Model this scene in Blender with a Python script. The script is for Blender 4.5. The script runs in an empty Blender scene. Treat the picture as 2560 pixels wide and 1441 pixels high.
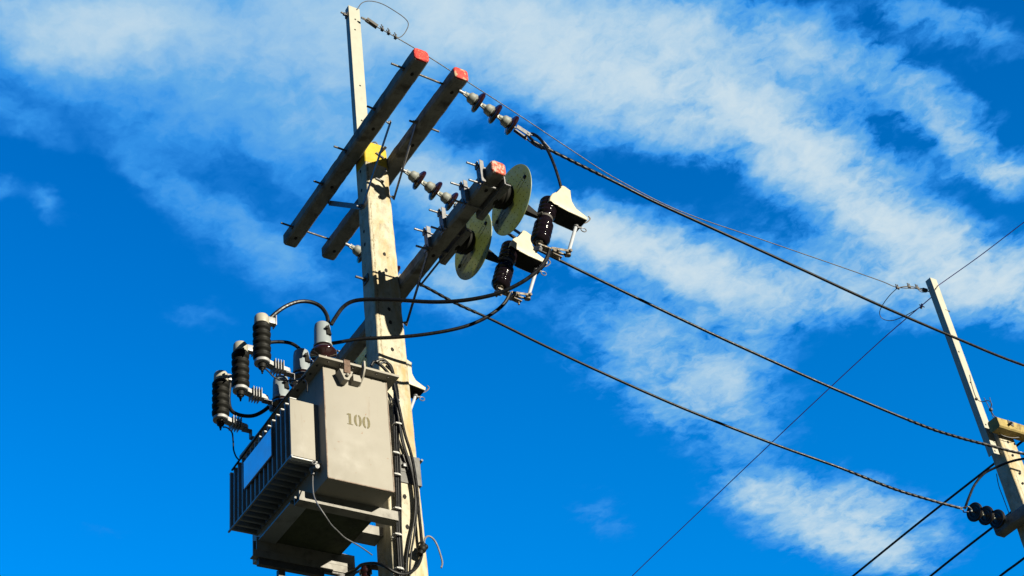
import bpy, bmesh, math, random
from mathutils import Vector, Matrix, noise
random.seed(7)
sc = bpy.context.scene
col = sc.collection
R = math.radians

# ------------------------------------------------------------------ camera
cam_d = bpy.data.cameras.new('camera'); cam = bpy.data.objects.new('camera', cam_d); col.objects.link(cam)
CAM = Vector((8.3616, -4.8863, 1.5500))
YAW, PITCH, ROLL = R(143.54), R(39.06), R(-8.24)
fw = Vector((math.cos(PITCH)*math.cos(YAW), math.cos(PITCH)*math.sin(YAW), math.sin(PITCH)))
r0 = Vector((math.sin(YAW), -math.cos(YAW), 0)); u0 = r0.cross(fw)
rt = r0*math.cos(ROLL) + u0*math.sin(ROLL); up = -r0*math.sin(ROLL) + u0*math.cos(ROLL)
M = Matrix((rt, up, -fw)).transposed().to_4x4(); M.translation = CAM
cam.matrix_world = M
cam_d.sensor_width = 36; cam_d.lens = 36*3934/2560; cam_d.clip_start = .1; cam_d.clip_end = 3000
sc.camera = cam

# ------------------------------------------------------------------ sun
SUN = Vector((1, .33, .255)).normalized()
sl = bpy.data.lights.new('sun', 'SUN'); sl.energy = 5.0; sl.angle = R(.5); sl.color = (1, .93, .76)
so = bpy.data.objects.new('sun', sl); so.rotation_euler = SUN.to_track_quat('Z', 'Y').to_euler(); col.objects.link(so)
so.location = (6, 2, 20)

# ------------------------------------------------------------------ exposure
sc.view_settings.view_transform = 'Standard'; sc.view_settings.look = 'None'
sc.view_settings.exposure = 1.3; sc.view_settings.gamma = 1.0

# ------------------------------------------------------------------ node helper
class NT:
    def __init__(s, tree): s.t = tree; s.n = tree.nodes; s.l = tree.links
    def new(s, typ, **k):
        nd = s.n.new(typ)
        for a, b in k.items(): setattr(nd, a, b)
        return nd
    def put(s, sock, v):
        if v is None: return
        if isinstance(v, bpy.types.NodeSocket): s.l.new(v, sock)
        else: sock.default_value = v
    def m(s, op, a, b=None, c=None, clamp=False):
        nd = s.new('ShaderNodeMath', operation=op, use_clamp=clamp)
        for i, v in enumerate((a, b, c)): s.put(nd.inputs[i], v)
        return nd.outputs[0]
    def v(s, op, a, b=None, scale=None):
        nd = s.new('ShaderNodeVectorMath', operation=op)
        s.put(nd.inputs[0], a)
        if b is not None: s.put(nd.inputs[1], b)
        if scale is not None: s.put(nd.inputs['Scale'], scale)
        return nd.outputs['Value'] if op in ('DOT_PRODUCT', 'LENGTH') else nd.outputs[0]
    def noise(s, vec, scale, detail=4, rough=.55, col=False, dist=0):
        nd = s.new('ShaderNodeTexNoise'); s.put(nd.inputs['Vector'], vec)
        nd.inputs['Scale'].default_value = scale; nd.inputs['Detail'].default_value = detail
        nd.inputs['Roughness'].default_value = rough; nd.inputs['Distortion'].default_value = dist
        return nd.outputs['Color' if col else 'Fac']
    def ramp(s, fac, stops):
        nd = s.new('ShaderNodeValToRGB'); s.put(nd.inputs[0], fac)
        e = nd.color_ramp.elements
        while len(e) < len(stops): e.new(.5)
        for i, (p, c) in enumerate(stops):
            e[i].position = p; e[i].color = c if len(c) == 4 else (*c, 1)
        return nd.outputs[0]
    def mix(s, fac, a, b, mode='MIX'):
        nd = s.new('ShaderNodeMix', data_type='RGBA', blend_type=mode)
        s.put(nd.inputs[0], fac)
        for k, v in ((6, a), (7, b)):
            if isinstance(v, tuple) and len(v) == 3: v = (*v, 1)
            s.put(nd.inputs[k], v)
        return nd.outputs[2]
    def rng(s, x, a, b, c=0., d=1., smooth=True):
        nd = s.new('ShaderNodeMapRange'); nd.interpolation_type = 'SMOOTHSTEP' if smooth else 'LINEAR'
        s.put(nd.inputs[0], x)
        for i, v in enumerate((a, b, c, d)): nd.inputs[i+1].default_value = v
        return nd.outputs[0]

# ------------------------------------------------------------------ world: clear deep blue sky with broken cloud layer
w = bpy.data.worlds.new('World'); sc.world = w; w.use_nodes = True
w.node_tree.nodes.clear(); N = NT(w.node_tree)
sky = N.new('ShaderNodeTexSky', sky_type='NISHITA'); sky.sun_disc = False
sky.sun_elevation = math.asin(SUN.z); sky.sun_rotation = math.atan2(SUN.x, SUN.y)
sky.altitude = 300; sky.air_density = 1.0; sky.dust_density = .3; sky.ozone_density = 4.0
tc = N.new('ShaderNodeTexCoord').outputs['Generated']
sep = N.new('ShaderNodeSeparateXYZ'); N.put(sep.inputs[0], tc)
z = N.m('MAXIMUM', sep.outputs[2], .06)
cmb = N.new('ShaderNodeCombineXYZ'); N.put(cmb.inputs[0], N.m('DIVIDE', sep.outputs[0], z)); N.put(cmb.inputs[1], N.m('DIVIDE', sep.outputs[1], z))
P = cmb.outputs[0]                       # position on the cloud layer (height 1)
# (centre x, centre y, 2x2 matrix, weight) of the cloud patches on that layer
CL = [
    (-0.864, 0.225, 1.41, 13.56, -25.46, 0.32, 0.63),
    (-0.848, 0.210, 2.10, 10.49, -25.26, 5.41, 0.45),
    (-0.814, 0.300, 2.65, 11.56, -20.61, 3.50, 0.63),
    (-0.762, 0.408, 3.32, 10.08, -15.89, 3.58, 0.75),
    (-0.714, 0.487, 4.05, 10.45, -18.79, 4.37, 0.68),
    (-0.878, 0.351, 0.50, 4.30, -14.39, -1.20, 0.45),
    (-0.852, 0.510, 0.73, 8.81, -11.93, -2.76, 0.45),
    (-1.050, 0.505, 1.49, 10.70, -20.24, -4.22, 0.38),
    (-1.157, 0.459, 5.85, 20.13, -39.41, 4.94, 0.20),
    (-1.059, 0.291, 3.16, 30.84, -47.54, -5.05, 0.28),
    (-1.065, 0.239, 17.44, 55.85, -34.41, 15.59, 0.28),
    (-0.966, 0.229, -1.15, 24.29, -35.15, -11.24, 0.24),
    (-0.991, 0.390, -0.53, 12.38, -40.04, -16.83, 0.26),
    (-0.698, 0.603, 2.29, 7.62, -17.98, 0.44, 0.82),
    (-0.721, 0.685, 3.04, 7.16, -21.56, 2.46, 0.93),
    (-0.627, 0.679, 4.22, 9.48, -23.59, 3.32, 0.70),
    (-0.711, 0.824, 0.70, 6.75, -23.49, -6.45, 0.92),
    (-0.728, 0.956, 1.62, 7.31, -23.52, -5.25, 1.00),
    (-0.750, 1.034, 4.28, 11.10, -34.97, -4.28, 0.58),
    (-0.635, 1.039, 4.02, 14.74, -39.79, -7.19, 0.77),
    (-0.636, 1.084, 26.13, 25.83, -40.42, 18.53, 1.09),
    (-0.618, 0.965, -1.51, 16.70, -41.97, -16.01, 0.58),
    (-0.604, 0.831, 3.90, 9.36, -30.13, 0.54, 0.70),
    (-0.531, 0.898, 6.78, 10.97, -39.62, 6.25, 0.38),
    (-0.794, 1.136, 4.80, 5.81, -18.01, 4.96, 1.22),
    (-0.771, 1.220, 9.55, 10.50, -18.54, 5.56, 0.77),
    (-0.884, 0.822, 2.91, 8.25, -23.78, -1.73, 1.28),
    (-0.882, 0.762, 5.95, 16.83, -32.03, -1.10, 0.64),
    (-0.874, 0.951, 3.93, 6.40, -27.45, 4.77, 0.79),
    (-0.882, 1.049, 5.80, 8.28, -30.86, 6.63, 0.51),
    (-1.019, 0.975, 2.69, 7.50, -15.21, -2.52, 0.84),
    (-1.098, 0.999, 2.86, 10.13, -23.46, -6.54, 0.59),
    (-1.075, 1.097, -0.37, 11.71, -24.89, -14.05, 0.30),
    (-0.939, 1.002, 6.68, 14.41, -24.49, -1.20, 0.51),
    (-1.216, 1.358, 3.86, 6.08, -14.37, -0.29, 1.35),
    (-1.214, 1.231, 10.27, 15.87, -26.51, 2.48, 0.77),
    (-1.255, 1.482, 7.01, 11.54, -25.10, -3.11, 0.64),
    (-0.888, 0.604, 4.35, 16.01, -24.91, -0.96, 0.64),
    (-0.992, 0.682, 8.29, 14.36, -13.07, 5.72, 0.79),
    (-1.329, 1.060, 2.21, 16.45, -24.27, -12.78, 0.18),
    (-1.579, 0.527, 5.03, 22.79, -39.34, -5.17, 0.13),
    (-0.690, 0.557, 4.05, 7.74, -19.36, 6.80, 0.35),
    (-0.664, 0.819, 2.51, 9.95, -21.68, -2.86, 0.30),
    (-0.714, 1.001, 3.10, 12.68, -24.91, -5.33, 0.30),
    (-0.671, 0.690, 3.43, 9.67, -19.39, 0.63, 0.20),
]
wz = N.v('MULTIPLY', N.v('SUBTRACT', N.noise(P, 5.0, 5, .6, col=True), (.5, .5, .5)), (.12, .12, 0))
wz2 = N.v('MULTIPLY', N.v('SUBTRACT', N.noise(P, 22.0, 4, .6, col=True), (.5, .5, .5)), (.05, .05, 0))
Pw = N.v('ADD', N.v('ADD', P, wz), wz2)
acc = None
for cx, cy, a, b, c, d, amp in CL:
    q = N.v('SUBTRACT', Pw, (cx, cy, 0))
    u_ = N.v('DOT_PRODUCT', q, (a, b, 0)); v_ = N.v('DOT_PRODUCT', q, (c, d, 0))
    r2 = N.m('MULTIPLY_ADD', u_, u_, N.m('MULTIPLY', v_, v_))
    g = N.m('EXPONENT', N.m('MULTIPLY', r2, -1.1))
    acc = N.m('MULTIPLY', g, amp) if acc is None else N.m('MULTIPLY_ADD', g, amp, acc)
# beyond the patches: thin broken cloud all over the layer
far = N.rng(N.noise(P, 1.1, 3, .5), .5, .75, 0, .35)
dist = N.v('LENGTH', N.v('SUBTRACT', P, (-0.991, 0.732, 0)))
acc = N.m('ADD', acc, N.m('MULTIPLY', far, N.rng(dist, .9, 1.6)))
Pf = N.v('ADD', P, N.v('MULTIPLY', wz2, (.8, .8, 0)))
f1 = N.noise(Pf, 13.0, 9, .58); f2 = N.noise(N.v('ADD', Pf, (3, 7, 0)), 52.0, 6, .62)
fb = N.m('ADD', N.m('MULTIPLY', N.m('SUBTRACT', f1, .5), 1.45), N.m('MULTIPLY', N.m('SUBTRACT', f2, .5), .75))
sy = N.new('ShaderNodeSeparateXYZ'); N.put(sy.inputs[0], P)
soft = N.rng(sy.outputs[1], .35, .85, .40, 1.0)                           # smoother veil on one side of the layer
fs = N.m('MULTIPLY', fb, soft)
dens = N.m('ADD', N.m('MULTIPLY', acc, N.m('MULTIPLY_ADD', fs, 1.5, 1.0)), N.m('MULTIPLY', fs, N.rng(acc, 0, .35, .10, .55)))
dens = N.m('SUBTRACT', 1.0, N.m('EXPONENT', N.m('MULTIPLY', N.m('MAXIMUM', N.m('SUBTRACT', dens, .06), 0.0), -1.25)))
dens = N.m('MULTIPLY', dens, N.rng(sep.outputs[2], .05, .25))
skyc = N.mix(1.0, sky.outputs[0], (1.06, 1.86, 2.45), 'MULTIPLY')
hsv = N.new('ShaderNodeHueSaturation'); hsv.inputs['Saturation'].default_value = 1.2; N.put(hsv.inputs['Color'], skyc)
ramp = N.ramp(dens, [(0, (.020, .235, .78)), (.25, (.034, .29, .80)), (.5, (.127, .41, .80)), (.75, (.36, .585, .80)), (1, (.66, .775, .83))])
cloudc = N.v('MULTIPLY', ramp, (8.2, 8.2, 8.2))                      # thin veil bluer than thick cloud
deep = N.mix(N.rng(sep.outputs[2], .46, .78), (1.1, 1.06, 1.03), (1.0, .84, .93))      # deeper blue overhead
skyd = N.mix(1.0, hsv.outputs[0], deep, 'MULTIPLY')
fin = N.mix(N.rng(dens, 0, .30, 0, 1), skyd, cloudc)
sunside = N.rng(N.v('DOT_PRODUCT', tc, tuple(SUN)), .0, .5, 1.0, .12)      # sky toward the low sun dimmed to cut fill on shaded faces
sunside = N.m('MULTIPLY', sunside, N.rng(sep.outputs[2], .0, .42, .15, 1.0))       # dimmed above the horizon too, for less fill light
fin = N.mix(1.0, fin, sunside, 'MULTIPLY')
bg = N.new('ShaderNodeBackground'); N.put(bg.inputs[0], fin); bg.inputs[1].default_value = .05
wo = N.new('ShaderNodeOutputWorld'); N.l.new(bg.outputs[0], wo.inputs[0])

# ------------------------------------------------------------------ materials
MATS = {}; ALB = .46      # albedo level of the palette below
def mat(name, base, rough=.6, metal=0., var=.15, vscale=14., bump=0., bscale=60., spec=.5, stains=(), coat=0., stretch=(1, 1, 1), trans=None, seam=None):
    """procedural paint/metal/concrete: base colour varied by noise; stains = (colour, scale, low, high, amount[, stretch])"""
    if name in MATS: return MATS[name]
    base = tuple(c*ALB for c in base); stains = [((tuple(c*ALB for c in st[0])),)+tuple(st[1:]) for st in stains]
    if trans: trans = tuple(c*ALB for c in trans)
    m = bpy.data.materials.new(name); m.use_nodes = True; m.node_tree.nodes.clear(); T = NT(m.node_tree)
    oc = T.new('ShaderNodeTexCoord').outputs['Object']
    ocs = T.v('MULTIPLY', oc, stretch)
    n = T.noise(ocs, vscale, 6, .6)
    dk = tuple(c*(1-var*1.6) for c in base); lt = tuple(min(1, c*(1+var)) for c in base)
    c = T.ramp(n, [(.28, dk), (.5, base), (.72, lt)])
    for st in stains:
        colr, s_, lo, hi, am = st[:5]; sv = st[5] if len(st) > 5 else (1, 1, 1)
        f = T.rng(T.noise(T.v('MULTIPLY', oc, sv), s_, 7, .62, dist=.4), lo, hi, 0, am)
        c = T.mix(f, c, colr)
    if seam is not None:          # rough mould line running down one face, with bleeding spots beside it
        sp = T.new('ShaderNodeSeparateXYZ'); T.put(sp.inputs[0], T.v('ADD', oc, T.v('MULTIPLY', T.v('SUBTRACT', T.noise(oc, 18, 4, .6, col=True), (.5, .5, .5)), (.03, .03, 0))))
        dd = T.m('ABSOLUTE', T.m('SUBTRACT', sp.outputs[1], seam))
        c = T.mix(T.m('MULTIPLY', T.rng(dd, .012, .002, 0, 1), T.rng(T.noise(oc, 45, 5, .7), .42, .56, .15, .9)), c, tuple(v*ALB for v in (.30, .24, .13)))
        c = T.mix(T.m('MULTIPLY', T.rng(T.m('ABSOLUTE', T.m('SUBTRACT', sp.outputs[1], -seam)), .035, .0, 0, .75), T.rng(T.noise(T.v('MULTIPLY', oc, (1, 1, .35)), 9, 6, .65), .42, .60, 0, 1)), c, tuple(v*ALB for v in (.60, .42, .16)))
    b = T.new('ShaderNodeBsdfPrincipled'); T.put(b.inputs['Base Color'], c)
    rr = T.rng(T.noise(oc, vscale*2.3, 4), .3, .7, max(.02, rough-.1), min(1, rough+.1)); T.put(b.inputs['Roughness'], rr)
    b.inputs['Metallic'].default_value = metal; b.inputs['Specular IOR Level'].default_value = spec*.7
    b.inputs['Coat Weight'].default_value = coat; b.inputs['Coat Roughness'].default_value = .08
    if bump:
        bp = T.new('ShaderNodeBump'); bp.inputs['Strength'].default_value = bump; bp.inputs['Distance'].default_value = .004
        T.put(bp.inputs['Height'], T.m('ADD', T.noise(oc, bscale, 6, .7), T.m('MULTIPLY', T.noise(oc, bscale*.2, 3), 1.2)))
        T.l.new(bp.outputs[0], b.inputs['Normal'])
    out = T.new('ShaderNodeOutputMaterial'); surf = b.outputs[0]
    if trans:
        tr = T.new('ShaderNodeBsdfTranslucent'); T.put(tr.inputs[0], (*trans, 1))
        mx = T.new('ShaderNodeMixShader'); mx.inputs[0].default_value = .5
        T.l.new(surf, mx.inputs[1]); T.l.new(tr.outputs[0], mx.inputs[2]); surf = mx.outputs[0]
    T.l.new(surf, out.inputs[0])
    MATS[name] = m; return m

conc = mat('concrete_pole', (.70, .64, .48), .85, seam=-.088, var=.16, vscale=11, bump=.8, bscale=70,
           stains=[((.58, .38, .12), 6., .50, .66, .6, (1, 1, .3)), ((.33, .29, .20), 12., .54, .68, .55, (1, 1, .6)), ((.20, .17, .12), 34., .60, .70, .7), ((.12, .11, .09), 3.6, .58, .72, .35, (1, 1, .2)), ((.06, .055, .04), 95., .64, .69, .85)])
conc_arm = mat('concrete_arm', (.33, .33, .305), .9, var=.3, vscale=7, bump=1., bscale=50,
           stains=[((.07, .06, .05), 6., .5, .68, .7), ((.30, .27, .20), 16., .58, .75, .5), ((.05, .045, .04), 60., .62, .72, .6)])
conc_yel = mat('concrete_yellow', (.50, .38, .13), .85, var=.25, vscale=8, bump=.5,
           stains=[((.16, .11, .05), 9., .52, .68, .7), ((.06, .05, .04), 40., .6, .72, .5)])
yellow = mat('yellow_paint', (.72, .52, .03), .7, var=.12, vscale=12, bump=.3, stains=[((.50, .40, .20), 18., .56, .7, .6), ((.10, .08, .03), 40., .62, .7, .7)])
red = mat('red_paint', (.85, .045, .03), .7, var=.3, vscale=45, bump=1.5, stains=[((.55, .26, .16), 60., .55, .62, .8), ((.40, .02, .02), 20., .5, .6, .6), ((.06, .02, .02), 12., .62, .75, .5)])
red_worn = mat('worn_red_paint', (.70, .10, .05), .75, var=.2, vscale=25, bump=.5, stains=[((.62, .50, .40), 34., .46, .54, .95), ((.10, .04, .03), 20., .62, .75, .5)])
red_half = mat('chipped_red_paint', (.72, .05, .035), .7, var=.18, vscale=25, bump=.4, stains=[((.58, .48, .28), 22., .55, .60, .95), ((.06, .02, .02), 12., .62, .75, .5)])
iron_m = mat('galvanised_steel', (.56, .55, .45), .55, .1, var=.06, vscale=5, stains=[((.25, .24, .20), 8., .55, .75, .4, (1, 1, .3)), ((.12, .11, .10), 60., .66, .72, .5)])
zinc = mat('zinc_hardware', (.30, .30, .31), .55, .5, var=.2, vscale=40, bump=.2, stains=[((.12, .10, .09), 50., .55, .7, .5)])
bronze = mat('aged_bronze', (.34, .29, .22), .5, .5, var=.35, vscale=45, bump=.3, stains=[((.08, .06, .05), 40., .45, .65, .85)])
plate_d = mat('dark_plate', (.13, .13, .125), .5, .3, var=.2, vscale=14)
dark_steel = mat('dark_steel', (.15, .14, .13), .6, .4, var=.25, vscale=30, bump=.3, stains=[((.16, .07, .03), 25., .6, .72, .5)])
tank_m = mat('tank_paint', (.44, .41, .35), .6, spec=.3, var=.035, vscale=2.5, bump=.06, bscale=4, coat=0,
           stains=[((.34, .31, .26), 2.6, .52, .8, .30, (1, 1, .6)), ((.42, .36, .28), 14., .58, .7, .25, (1, 1, .12)), ((.34, .17, .08), 24., .66, .72, .75), ((.30, .22, .15), 30., .62, .72, .35, (1, 1, .08))])
fin_m = mat('radiator_paint', (.34, .36, .37), .4, var=.08, vscale=6, stains=[((.10, .10, .10), 8., .55, .75, .5)])
foot_m = mat('frame_paint', (.34, .32, .28), .55, var=.12, vscale=6, bump=.2, stains=[((.10, .08, .07), 8., .5, .7, .55)])
deck_m = mat('mossy_plate', (.085, .10, .05), .85, var=.3, vscale=8, bump=.5, stains=[((.10, .06, .045), 5., .55, .75, .5), ((.20, .20, .14), 90., .66, .72, .6)])
stencil_m = mat('stencil_paint', (.19, .16, .07), .7, var=.12, vscale=60)
brown_glaze = mat('brown_glaze', (.030, .008, .009), .12, var=.2, vscale=12, spec=.7, coat=.6)
black_glaze = mat('dark_glaze', (.011, .007, .010), .10, var=.2, vscale=12, spec=.35, coat=0)
cap_m = mat('cement_grey_cap', (.46, .48, .44), .45, .2, var=.12, vscale=25, stains=[((.42, .40, .20), 12., .5, .7, .5)])
matt_black = mat('weathered_black_glaze', (.014, .011, .011), .5, spec=.4, var=.2, vscale=15)
rubber = mat('black_rubber', (.012, .012, .010), .6, spec=.2, var=.2, vscale=20, stains=[((.035, .032, .02), 14., .5, .75, .5)])
cable_m = mat('black_cable', (.007, .008, .010), .42, var=.2, vscale=20, spec=.3)
purple_m = mat('oxidised_wire', (.50, .20, .80), .4, .3, var=.2, vscale=20)
cream = mat('cream_silicone', (.72, .66, .48), .5, var=.06, vscale=10, bump=.1, stains=[((.45, .38, .22), 8., .58, .8, .35)])
grey_cap = mat('grey_silicone', (.36, .41, .43), .5, var=.06, vscale=10)
white_cap = mat('ivory_cap', (.54, .51, .41), .55, var=.10, vscale=18, stains=[((.35, .32, .22), 20., .55, .75, .5)])
brk = mat('grey_bracket', (.50, .50, .50), .5, .2, var=.08, vscale=20)
disc_m = mat('resin_sheet', (.62, .78, .70), .3, var=.14, vscale=6, trans=(.85, .95, .42), stains=[((.55, .52, .10), 4.5, .48, .62, .7), ((.30, .34, .26), 14., .56, .70, .6), ((.85, .92, .95), 7., .58, .70, .5)])
fuse_m = mat('grey_fibre_tube', (.62, .66, .72), .4, var=.06, vscale=20)
plate_m = mat('blank_plate', (1.5, 1.6, 1.75), .38, .75, var=.03, vscale=4)
strap_m = mat('rusty_strap', (.13, .07, .04), .6, .3, var=.3, vscale=25)
seam_m = mat('weld_seam_paint', (.34, .25, .19), .6, var=.3, vscale=30, stains=[((.5, .45, .37), 9., .45, .6, .8)])
hole_m = mat('hole_shadow', (.02, .018, .015), .95, var=.2)
white_p = mat('white_and_lit_edge', (.78, .78, .76), .5, var=.05)
grass_m = mat('grass_ground', (.22, .22, .16), 1., spec=0., var=.4, vscale=.5, stains=[((.20, .24, .10), .3, .5, .7, .7)])

# ------------------------------------------------------------------ mesh builder
def frame(d):
    d = Vector(d).normalized(); a = Vector((0, 0, 1)) if abs(d.z) < .9 else Vector((1, 0, 0))
    x = d.cross(a).normalized(); return x, d.cross(x).normalized(), d
class MB:
    def __init__(s): s.b = bmesh.new()
    def quad(s, vs): return s.b.faces.new(vs)
    def box(s, lo, hi, bev=0.):
        lo = Vector(lo); hi = Vector(hi)
        V = [s.b.verts.new((x, y, z)) for x in (lo.x, hi.x) for y in (lo.y, hi.y) for z in (lo.z, hi.z)]
        F = [s.b.faces.new([V[i] for i in f]) for f in ((0, 1, 3, 2), (4, 6, 7, 5), (0, 4, 5, 1), (2, 3, 7, 6), (0, 2, 6, 4), (1, 5, 7, 3))]
        if bev:
            es = list({e for f in F for e in f.edges})
            bmesh.ops.bevel(s.b, geom=es, offset=bev, segments=2, affect='EDGES', profile=.5)
        return s
    def obox(s, p0, p1, wx, wz, upv=(0, 0, 1)):
        """bar of section wx (sideways) by wz (along upv) from p0 to p1"""
        p0 = Vector(p0); p1 = Vector(p1); d = (p1-p0).normalized(); u = Vector(upv); u = (u-d*u.dot(d)).normalized(); x = d.cross(u)
        V = []
        for p in (p0, p1):
            for a, c in ((-1, -1), (1, -1), (1, 1), (-1, 1)): V.append(s.b.verts.new(p+x*a*wx/2+u*c*wz/2))
        for f in ((0, 3, 2, 1), (4, 5, 6, 7), (0, 1, 5, 4), (1, 2, 6, 5), (2, 3, 7, 6), (3, 0, 4, 7)): s.b.faces.new([V[i] for i in f])
        return s
    def prism(s, poly, ext):
        ext = Vector(ext); A = [s.b.verts.new(p) for p in poly]; B = [s.b.verts.new(Vector(p)+ext) for p in poly]
        n = len(poly); s.b.faces.new(A); s.b.faces.new(B[::-1])
        for i in range(n): s.b.faces.new((A[i], A[(i+1) % n], B[(i+1) % n], B[i]))
        return s
    def loft(s, rings, closed=True, caps=True):
        RV = [[s.b.verts.new(p) for p in r] for r in rings]; n = len(RV[0])
        for a, b in zip(RV, RV[1:]):
            for i in range(n if closed else n-1):
                f = s.b.faces.new((a[i], a[(i+1) % n], b[(i+1) % n], b[i])); f.smooth = s.sm
        if caps and closed: s.b.faces.new(RV[0][::-1]); s.b.faces.new(RV[-1])
        return s
    sm = True
    def lathe(s, o, d, prof, seg=28, caps=True):
        """prof = [(distance along d, radius)]"""
        o = Vector(o); x, y, d = frame(d)
        s.loft([[o+d*t+(x*math.cos(2*math.pi*k/seg)+y*math.sin(2*math.pi*k/seg))*max(r, 1e-4) for k in range(seg)] for t, r in prof], caps=caps)
        return s
    def cyl(s, a, b, r, r2=None, seg=16):
        a = Vector(a); b = Vector(b); return s.lathe(a, b-a, [(0, r), ((b-a).length, r if r2 is None else r2)], seg)
    def tube(s, pts, r, seg=10, sub=6, rfun=None):
        pts = [Vector(p) for p in pts]
        if sub > 1 and len(pts) > 2: pts = smooth(pts, sub)
        T = [(pts[min(i+1, len(pts)-1)]-pts[max(i-1, 0)]).normalized() for i in range(len(pts))]
        x, y, _ = frame(T[0]); rings = []
        for i, (p, t) in enumerate(zip(pts, T)):
            x = (x-t*x.dot(t)).normalized(); y = t.cross(x)
            q = r if rfun is None else r*rfun(i/(len(pts)-1))
            rings.append([p+(x*math.cos(2*math.pi*k/seg)+y*math.sin(2*math.pi*k/seg))*q for k in range(seg)])
        return s.loft(rings)
    def helix(s, pts, rad, r, pitch, phase=0., t0=0., t1=1.):
        pts = smooth([Vector(p) for p in pts], 30) if len(pts) > 2 else [Vector(pts[0]).lerp(Vector(pts[1]), i/120) for i in range(121)]
        n = len(pts); pts = pts[int(t0*(n-1)):int(t1*(n-1))+1]; L = [0.]
        for a, b in zip(pts, pts[1:]): L.append(L[-1]+(b-a).length)
        out = []; k = 0; st = pitch/9; tot = L[-1]; j = 0
        x, y, _ = frame(pts[-1]-pts[0])
        while k*st < tot:
            q = k*st
            while j < len(L)-2 and L[j+1] < q: j += 1
            f = (q-L[j])/max(1e-6, L[j+1]-L[j]); p = pts[j].lerp(pts[j+1], f); a = phase+2*math.pi*q/pitch
            out.append(p+(x*math.cos(a)+y*math.sin(a))*rad); k += 1
        return s.tube(out, r, 6, 1)
    def ring(s, c, nrm, Rr, r, seg=20, a0=0, a1=360):
        x, y, d = frame(nrm); c = Vector(c); k = int(seg*(a1-a0)/360)
        return s.tube([c+(x*math.cos(R(a0+(a1-a0)*i/k))+y*math.sin(R(a0+(a1-a0)*i/k)))*Rr for i in range(k+1)], r, 6, 1)
    def ball(s, c, r, seg=14):
        return s.lathe(Vector(c)-Vector((0, 0, r)), (0, 0, 1), [(r-r*math.cos(math.pi*i/10), r*math.sin(math.pi*i/10)) for i in range(11)], seg)
    def roughen(s, amt, scale, step=None):
        if step:
            for axis in (0, 1, 2):
                co = [v.co[axis] for v in s.b.verts]; lo, hi = min(co), max(co); n = int((hi-lo)/step)
                for i in range(1, n):
                    pl = [0, 0, 0]; pl[axis] = 1; pc = [0, 0, 0]; pc[axis] = lo+(hi-lo)*i/n
                    bmesh.ops.bisect_plane(s.b, geom=s.b.verts[:]+s.b.edges[:]+s.b.faces[:], plane_co=pc, plane_no=pl)
        for v in s.b.verts:
            v.co += noise.noise_vector(v.co*scale)*amt + noise.noise_vector(v.co*scale*4)*amt*.5
        return s
def smooth(pts, n):
    out = []; P_ = [pts[0]*2-pts[1]]+list(pts)+[pts[-1]*2-pts[-2]]
    for i in range(1, len(P_)-2):
        a, b, c, d = P_[i-1:i+3]
        for k in range(n):
            t = k/n; out.append(.5*((2*b)+(c-a)*t+(2*a-5*b+4*c-d)*t*t+(3*b-a-3*c+d)*t**3))
    out.append(pts[-1]); return out

def make(name, mb, m, parent=None, loc=None, label=None, sharp=35, extra=()):
    """link the builder's mesh (world coordinates) as ONE object, origin at loc or at its parent's"""
    for k, (e, em) in enumerate(extra):           # surface marks kept in the same mesh with a material slot of their own
        for f in e.b.faces: f.material_index = k+1
        tmp = bpy.data.meshes.new('t'); e.b.to_mesh(tmp); e.b.free(); mb.b.from_mesh(tmp); bpy.data.meshes.remove(tmp)
    bmesh.ops.recalc_face_normals(mb.b, faces=mb.b.faces)
    o_ = Vector(loc) if loc is not None else (wloc(parent) if parent else Vector((0, 0, 0)))
    for v in mb.b.verts: v.co -= o_
    me = bpy.data.meshes.new(name); mb.b.to_mesh(me); mb.b.free()
    if sharp:
        me.set_sharp_from_angle(angle=R(sharp))
    me.materials.append(m)
    for e, em in extra: me.materials.append(em)
    o = bpy.data.objects.new(name, me); col.objects.link(o)
    if parent: o.parent = parent; o.location = o_-wloc(parent)
    else: o.location = o_
    if label: o['label'] = label
    return o
def wloc(o):
    v = Vector(o.location)
    while o.parent: o = o.parent; v += o.location
    return v
def tag(o, label, cat, group=None):
    o['label'] = label; o['category'] = cat
    if group: o['group'] = group
    return o
def thing(name, label, cat, loc, group=None):
    o = bpy.data.objects.new(name, None); o.empty_display_size = .1; col.objects.link(o); o.location = loc
    return tag(o, label, cat, group)
def dup(root, delta, label, group=None):
    """copy of a thing with copies of its parts and sub-parts"""
    r = root.copy(); col.objects.link(r); r.location = Vector(root.location)+Vector(delta); r['label'] = label
    if group: r['group'] = group
    for ch in list(root.children):
        c = ch.copy(); col.objects.link(c); c.parent = r
        for g in list(ch.children):
            d = g.copy(); col.objects.link(d); d.parent = c
    return r
def wire(name, pts, r, m, label, cat, group=None, seg=10, sub=6):
    mb = MB().tube(pts, r, seg, sub); return tag(make(name, mb, m, loc=pts[0]), label, cat, group)

# ------------------------------------------------------------------ ground (below the frame; the poles stand on it)
g = MB(); g.sm = False
V = [g.b.verts.new(p) for p in ((-800, -800, 0), (800, -800, 0), (800, 800, 0), (-800, 800, 0))]; g.b.faces.new(V)
go = make('ground', g, grass_m); go['kind'] = 'structure'

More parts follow.
